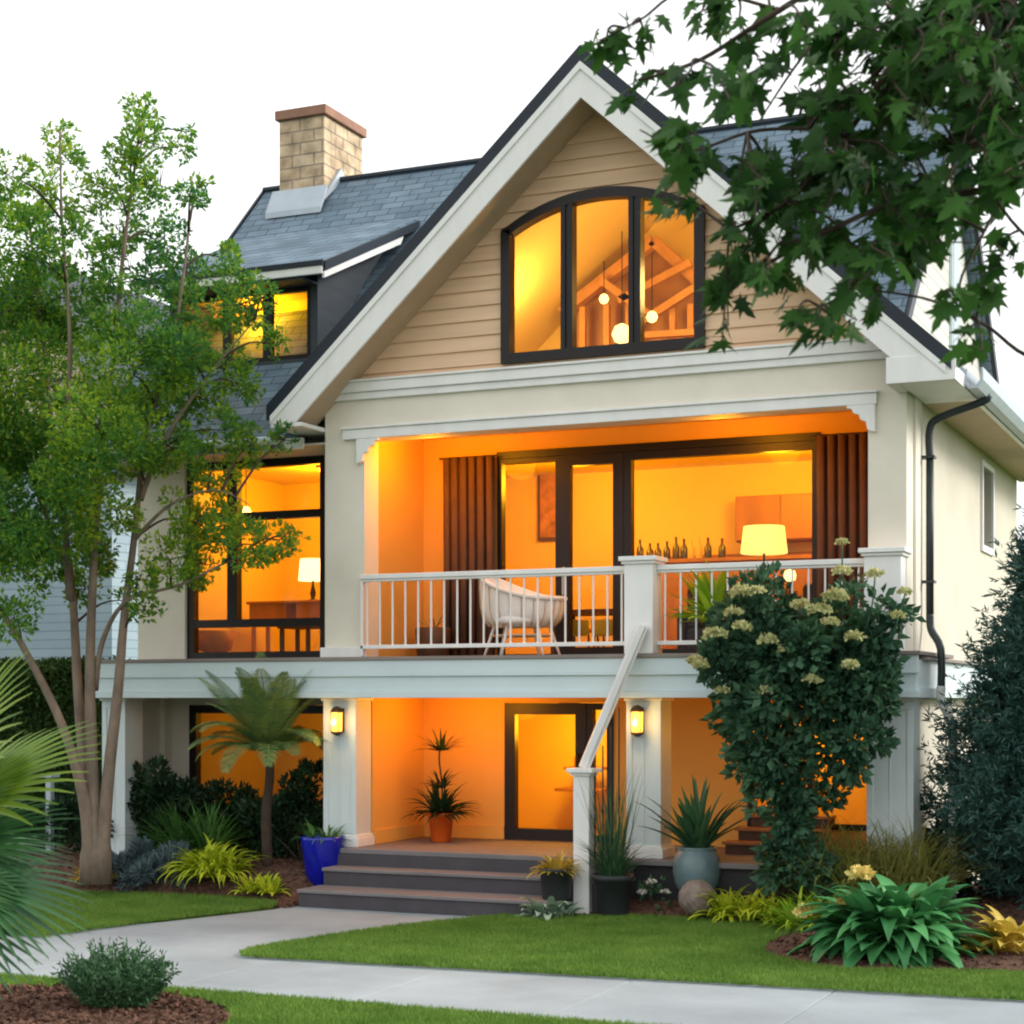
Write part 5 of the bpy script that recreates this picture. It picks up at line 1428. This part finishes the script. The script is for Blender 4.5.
# foreground fan palm at the left edge
c = PT(-130, 862, 10.5); base = (c.x, c.y, 0.0)
e = plant('fan_palm', base, 'large blurred fan palm at the left edge in the foreground', 'palm')
MB().tube([base, (c.x, c.y, .5), (c.x + .02, c.y, c.z)], [.16, .13, .1], 10).build('trunk', 'bark', e, True)
rt_ = Vector((CS, SN, 0)); fd = Vector((-SN, CS, 0))
parts = []
def fan(center, axis, nrm, R, n_, spread):
    V, Fc = [], []
    ax = Vector(axis).normalized(); nr = Vector(nrm); nr = (nr - ax * nr.dot(ax)).normalized(); sd2 = ax.cross(nr)
    for i in range(n_):
        a = (i / (n_ - 1) - .5) * spread
        d = ax * math.cos(a) + sd2 * math.sin(a); L = R * (.72 + .28 * math.cos(a * .8)) * random.uniform(.93, 1.05)
        wv = R * spread / n_ * .5; s2 = nr.cross(d)
        p = Vector(center); o0 = len(V); sg = 7
        for k in range(sg + 1):
            t = k / sg; w_ = wv * (t * 1.7 if t < .4 else .68 * (1 - t) / .6) + .003
            V += [p + s2 * w_ + nr * w_ * .5, p, p - s2 * w_ + nr * w_ * .5]
            p = p + (d + Vector((0, 0, -1)) * .42 * t * t).normalized() * L / sg
        for k in range(sg):
            o_ = o0 + 3 * k; Fc += [(o_, o_ + 1, o_ + 4, o_ + 3), (o_ + 1, o_ + 2, o_ + 5, o_ + 4)]
    return [tuple(v) for v in V], Fc
pb = MB(); parts2 = []
crown = Vector((c.x + .02, c.y, c.z))
for (ang, dep, L, R) in ((75, .3, .5, .85), (50, -.2, .5, .98), (36, .3, .45, 1.0), (8, -.3, .42, .95), (-14, .2, .45, .95), (-36, -.25, .4, .9), (-60, .1, .35, .8), (110, .2, .5, .8), (150, .3, .5, .9), (185, -.2, .5, .9), (20, -1.2, .5, .9), (-20, -1.4, .45, .9), (10, 1.4, .5, .9), (-45, 1.2, .4, .8)):
    a = math.radians(ang); d = rt_ * math.cos(a) + Vector((0, 0, 1)) * math.sin(a) + fd * dep; d.normalize()
    L *= 1.25 if ang in (50, 75, 36) else 1.05; R *= 1.0 if ang in (50, 75, 36) else .9
    h0 = crown + d * L
    pb.tube([tuple(crown), tuple(h0)], [.016, .010], 6)
    nr = Vector((0, 0, 1)) * math.cos(a) - rt_ * math.sin(a) - fd * .55
    (parts if ang not in (50, 75, 36) else parts2).append(fan(h0, d, nr, R, 21, 2.3))
np_mesh('fan_leaves', *join_arrays(parts), 'lf_fan', e, True)
np_mesh('young_fan_leaves', *join_arrays(parts2), 'lf_fanlime', e, True)
pb.build('leaf_stalks', 'lf_fan', e, True)

# ------------------------------------------------------------------ trees
# left garden tree with several stems
tb = PY(95, 866, 21.2); tbase = Vector((tb.x, 21.2, .28))
T0 = 24.9
tree = plant('garden_tree', tuple(tbase), 'multi stemmed tree with airy light green crown in the left bed', 'tree')
def TP(px, py, dd=0.0): return PT(px, py, T0 + dd)
stems = [
    ([(90, 862), (84, 800), (62, 725), (22, 645), (-25, 565), (-60, 470)], (.0, -.1, -.3, -.5, -.7, -.8), .115),
    ([(92, 862), (86, 790), (78, 690), (72, 590), (58, 480), (45, 360), (30, 230)], (.1, .1, .1, .2, .3, .3, .3), .115),
    ([(97, 862), (93, 780), (90, 690), (92, 600), (98, 500), (112, 370), (125, 240), (143, 110)], (0, 0, -.1, -.2, -.3, -.3, -.3, -.3), .115),
    ([(102, 862), (108, 780), (118, 690), (124, 620), (134, 540), (146, 440), (175, 330), (190, 220)], (0, -.1, -.2, -.3, -.3, -.3, -.4, -.4), .11),
    ([(95, 690), (103, 640), (128, 600), (180, 585), (232, 560), (285, 545)], (0, -.2, -.4, -.6, -.7, -.8), .05),
    ([(140, 500), (165, 440), (205, 380), (255, 320)], (-.3, -.5, -.6, -.7), .05),
    ([(72, 590), (40, 500), (5, 420), (-20, 330)], (.2, .4, .5, .5), .05),
    ([(70, 600), (64, 480), (70, 350), (62, 220), (60, 130)], (.1, -.2, -.4, -.5, -.5), .06),
    ([(134, 540), (170, 505), (215, 490), (250, 505)], (-.3, -.5, -.7, -.8), .035),
]
b = MB(); stem_pts = []
for pts, dd, r0 in stems:
    pa = smooth_path([TP(p[0], p[1], d_) for p, d_ in zip(pts, dd)], 6)
    if pts[0][1] > 850: pa[0].z = min(pa[0].z, .2)
    m_ = len(pa); b.tube(pa, [r0 * (1 - .86 * (i / (m_ - 1)) ** .7) * (1.25 if (i < 2 and r0 > .1) else 1) for i in range(m_)], 10)
    stem_pts += pa
CLU = [(140, 112, 16), (143, 140, 20), (60, 135, 14), (62, 165, 20), (58, 200, 24), (8, 175, 24), (20, 210, 26), (10, 245, 36), (55, 250, 34), (112, 190, 24), (130, 165, 22), (120, 225, 28), (160, 185, 20), (178, 148, 14), (186, 132, 9), (190, 195, 15), (200, 185, 10), (165, 240, 26), (130, 270, 36), (75, 300, 36), (15, 300, 38), (115, 320, 40), (190, 275, 26), (222, 258, 18), (235, 275, 18), (200, 310, 32), (240, 305, 22), (265, 297, 14), (275, 345, 13), (180, 355, 36), (130, 375, 40), (60, 370, 44), (5, 370, 44), (225, 370, 26), (165, 415, 36), (100, 430, 40), (50, 435, 44), (10, 450, 40), (95, 485, 34), (40, 500, 40), (0, 520, 34), (60, 540, 30), (20, 570, 24), (130, 460, 26), (175, 450, 22), (205, 400, 22), (240, 385, 20), (215, 470, 24), (190, 520, 26), (225, 530, 26), (255, 545, 20), (280, 540, 16), (295, 538, 8), (170, 560, 22), (205, 565, 18), (140, 580, 12), (145, 610, 10), (128, 600, 10), (250, 445, 18), (285, 440, 12), (225, 430, 20), (-30, 300, 50), (-40, 400, 55), (-40, 500, 50), (85, 590, 12), (15, 620, 16), (110, 540, 22)]
cl = []; TW = MB()
tr = random.Random(4)
for px, py, r in CLU:
    dd = tr.uniform(-1.3, .9) * (0.6 if py > 480 and px > 150 else 1) - (.5 if px > 150 and py > 420 else 0)
    p = TP(px, py, dd); rr = r * 24.9 / F * (1.38 if (py > 350 and px < 165) else 1.12 if py > 400 else 1.0)
    cl.append((tuple(p), (rr, rr * 1.1, rr * .95)))
    q = min(stem_pts, key=lambda s_: (s_ - p).length + (.6 if s_.z > p.z - .2 else 0))
    mid = q.lerp(p, .5) + Vector((0, 0, .12))
    TW.tube(smooth_path([q, mid, p], 4), [.022 - .002 * i for i in range(9)], 5)
    for _ in range(4):
        t_ = p + Vector((tr.uniform(-1, 1), tr.uniform(-1, 1), tr.uniform(-.5, 1))).normalized() * rr * 1.1
        TW.tube([tuple(p), tuple(t_)], [.007, .002], 4)
b.build('trunk', 'bark', tree, True)
TW.build('branches', 'darkbark', tree, True)
cluster_foliage('crown', cl, 'lf_tree', tree, .086, 4700, .5, .15, .7, 12, .24, .24)

# foreground maple, upper right: leaves built one by one with lobes
mp_base = Vector((PT(1330, 900, 9.2).x, PT(1330, 900, 9.2).y, 0))
maple = plant('maple_tree', tuple(mp_base), 'maple tree whose dark lobed leaves hang across the upper right corner', 'tree')
TM = 9.0
def MP(px, py, dd=0.0): return PT(px, py, TM + dd)
trunk_top = MP(1330, -250, .3)
b = MB()
b.tube(smooth_path([mp_base, MP(1300, 600, .4), MP(1290, 200, .3), trunk_top], 5), [.2 - .006 * i for i in range(16)], 12)
b.build('trunk', 'darkbark', maple, True)
limbs = [([(1290, 120), (1150, 130), (1010, 185), (905, 200), (820, 235), (740, 280)], .028),
         ([(1290, 0), (1120, -40), (1000, 0), (925, 22), (885, 75), (850, 130), (790, 200), (730, 230)], .03),
         ([(1300, -100), (1100, -120), (900, -60), (780, 10), (700, 60), (640, 80)], .026),
         ([(1290, 380), (1150, 360), (1040, 360), (985, 325), (930, 300), (870, 290)], .014),
         ([(1150, 130), (1060, 240), (1020, 230), (960, 150), (900, 110)], .012),
         ([(905, 200), (880, 250), (850, 290), (820, 340)], .012),
         ([(900, -60), (850, 0), (800, 60), (760, 120)], .012),
         ([(780, 10), (690, -10), (640, 20), (600, 40)], .009),
         ([(850, 130), (760, 130), (690, 150), (640, 130)], .010),
         ([(1010, 185), (980, 240), (960, 290), (1000, 300)], .009)]
lp = []; LB = MB()
mr_ = random.Random(9)
for pts, r0 in limbs:
    dds = [mr_.uniform(-.25, .25) for _ in pts]
    pa = smooth_path([MP(p[0], p[1], d_) for p, d_ in zip(pts, dds)], 6); m_ = len(pa)
    LB.tube(pa, [r0 * (1 - .8 * i / (m_ - 1)) + .002 for i in range(m_)], 7); lp += pa
LOBE = [(0, 0), (.10, -.02), (.34, -.12), (.23, .10), (.62, .20), (.36, .28), (.31, .33), (.55, .64), (.24, .50), (.19, .52), (.20, .74), (0, 1.08)]
LOBE = LOBE + [(-x_, y_) for x_, y_ in LOBE[-2:0:-1]]
LOBE = np.array(LOBE)
def maple_leaves(spots):
    V, Fc = [], []
    nL = len(LOBE)
    for (p, sz, hang) in spots:
        # the leaf hangs from p: axis mostly down and outward, blade facing up/outward
        ax = Vector((mr_.uniform(-1.0, .4), mr_.uniform(-.6, .6), hang * .9)).normalized()
        nr = Vector((mr_.uniform(-.7, .7), mr_.uniform(-1.0, .1), mr_.uniform(.1, 1))); nr = (nr - ax * nr.dot(ax)).normalized()
        sd2 = ax.cross(nr); o_ = len(V); cv = mr_.uniform(-.25, .1)
        V.append(p + ax * sz * .35 + nr * sz * -.04)
        for x_, y_ in LOBE:
            V.append(p + sd2 * (x_ * sz) + ax * (y_ * sz) + nr * (sz * (abs(x_) * -.22 + cv * y_ * y_)))
        for i in range(nL): Fc.append((o_, o_ + 1 + i, o_ + 1 + (i + 1) % nL))
    return V, Fc
spots = []
dens = [  # px, py, spread, count : the masses of leaves
    (900, 90, 70, 110), (960, 60, 60, 80), (985, 130, 50, 60), (860, 170, 60, 90), (920, 190, 60, 70), (800, 215, 45, 55), (760, 170, 45, 40), (840, 40, 50, 45), (780, 50, 40, 26), (740, 100, 40, 26),
    (700, 75, 40, 22), (720, 25, 40, 24), (650, 85, 26, 14), (610, 45, 16, 9), (640, 40, 24, 10), (665, 150, 28, 14), (700, 180, 30, 16), (735, 250, 35, 26), (775, 275, 30, 22), (720, 290, 22, 10), (860, 255, 40, 40), (900, 270, 40, 34), (960, 250, 30, 18), (850, 305, 28, 18), (828, 325, 22, 12), (810, 315, 16, 5), (880, 310, 24, 12), (940, 290, 22, 8), (995, 300, 20, 9), (1005, 255, 22, 12), (1010, 190, 25, 16), (1030, 60, 40, 40), (1040, 150, 40, 26), (970, 335, 16, 4), (1000, 5, 40, 40), (900, 10, 50, 40), (820, 110, 40, 36), (690, 5, 25, 10), (760, 5, 30, 16), (965, 200, 40, 26), (690, 215, 20, 8), (930, 20, 60, 50), (990, 90, 40, 50)]
twig = MB()
for px, py, sp_, n_ in dens:
    k_ = n_ * (1.2 if (px > 790 and py < 235) else 1.0) * (.5 if px > 935 and py > 170 else 1) * (.7 if (px < 860 and py < 140) else 1)
    c_ = MP(px, py - 12, 0); q = min(lp, key=lambda s_: (s_ - c_).length)
    for _ in range(max(1, round(k_ / (7.0 if px > 780 and py < 240 else 8.6)))):
        e_ = MP(px + mr_.gauss(0, sp_ * .55), py - 8 + mr_.gauss(0, sp_ * .5), mr_.uniform(-.8, .8))
        st_ = q.lerp(e_, mr_.uniform(.0, .35))
        out_d = (e_ - st_); ln = max(out_d.length, .15)
        e2 = e_ + out_d / ln * .22 + Vector((mr_.uniform(-.1, .1), 0, -.05))
        pa = smooth_path([q, st_.lerp(e_, .6) + Vector((0, 0, .04)), e_, e2], 4)
        twig.tube(pa, [.009 - .0055 * t / 12 for t in range(len(pa))], 5)
        for m_ in range(9):
            t = 4 + mr_.random() * 8.0; b_ = pa[min(int(t), 11)].lerp(pa[min(int(t) + 1, 12)], t % 1)
            sd_ = Vector((mr_.uniform(-1, 1), mr_.uniform(-1, 1), mr_.uniform(-.7, .4))).normalized() * mr_.uniform(.03, .11)
            twig.tube([tuple(b_), tuple(b_ + sd_)], [.0022, .0016], 3)
            spots.append((b_ + sd_, mr_.uniform(.085, .16), mr_.uniform(-1.0, .0)))
V, Fc = maple_leaves(spots)
np_mesh('leaves', [tuple(v) for v in V], Fc, 'lf_maple', maple)
LB.build('limbs', 'darkbark', maple, True); twig.build('twigs', 'darkbark', maple, True)

# ------------------------------------------------------------------ left background: hedge and neighbouring house
hx0, hx1, hy = -28.0, PY(100, 700, 25.5).x, 25.5
e = plant('clipped_hedge', ((hx0 + hx1) / 2, hy, 0), 'tall clipped dark green hedge at the far left', 'hedge')
n_ = 26000
P = np.stack([RNG.uniform(hx0, hx1, n_), hy + RNG.normal(0, .05, n_) * 1.0 + (RNG.random(n_) < .2) * RNG.uniform(0, 1.2, n_), 3.42 * RNG.random(n_) ** .8], 1)
P2 = np.stack([RNG.uniform(hx0, hx1, 6000), hy + RNG.uniform(0, 1.2, 6000), 3.42 + RNG.normal(0, .04, 6000)], 1)
P = np.concatenate([P, P2]); D = RNG.normal(size=P.shape) + np.array([0, -.7, .5])
V, Fc = leaf_arrays(P, D, RNG.uniform(.08, .15, len(P)), .55); np_mesh('foliage', V, Fc, 'lf_hedge', e)
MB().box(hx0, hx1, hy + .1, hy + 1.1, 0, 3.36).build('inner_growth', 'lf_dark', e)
# neighbouring house
nb = plant('neighbour_house', (-25, 34, 0), 'neighbouring house with pale blue siding and cream gable behind the left tree', 'house')
yN = 33.0
a = PY(-60, 560, yN); c = PY(112, 560, yN)
MB().box(a.x - 4, c.x, yN, yN + 8, 0, PY(60, 470, yN).z).build('lower_wall', 'nb_blue', nb)
ap = PY(45, 272, yN); ez = PY(60, 465, yN).z
b = MB(); b.prism([(ap.x - 4.6, yN - .05, ez), (c.x + .3, yN - .05, ez), (c.x + .3, yN - .05, ez + .2), (ap.x, yN - .05, ap.z), (ap.x - 4.6, yN - .05, ez + .2)], (0, 7, 0)); b.build('gable_wall', 'nb_cream', nb)
b = MB()
for s, xe in ((-1, ap.x - 5), (1, c.x + .7)):
    b.prism([(ap.x, yN - .5, ap.z + .25), (xe, yN - .5, ez + .05), (xe, yN - .5, ez - .15), (ap.x, yN - .5, ap.z + .03)], (0, 8, 0))
b.build('roof', 'dormerdark', nb)
window('window', ap.x - .7, ap.x + .7, ez + .6, ez + 2.0, yN - .12, (ap.x,), (), .08, .07, None, nb, False)
# garden post light
q = PY(50, 850, 22.0); e = plant('garden_post', (q.x, 22.0, .2), 'slim pale grey garden post left of the tree trunk', 'post')
MB().box(q.x - .05, q.x + .05, 21.95, 22.05, .2, 1.6).build('post', 'flashing', e, bevel=.01)
MB().box(q.x - .11, q.x + .11, 21.89, 22.11, 1.601, 1.66).build('cap', 'flashing', e, bevel=.01)
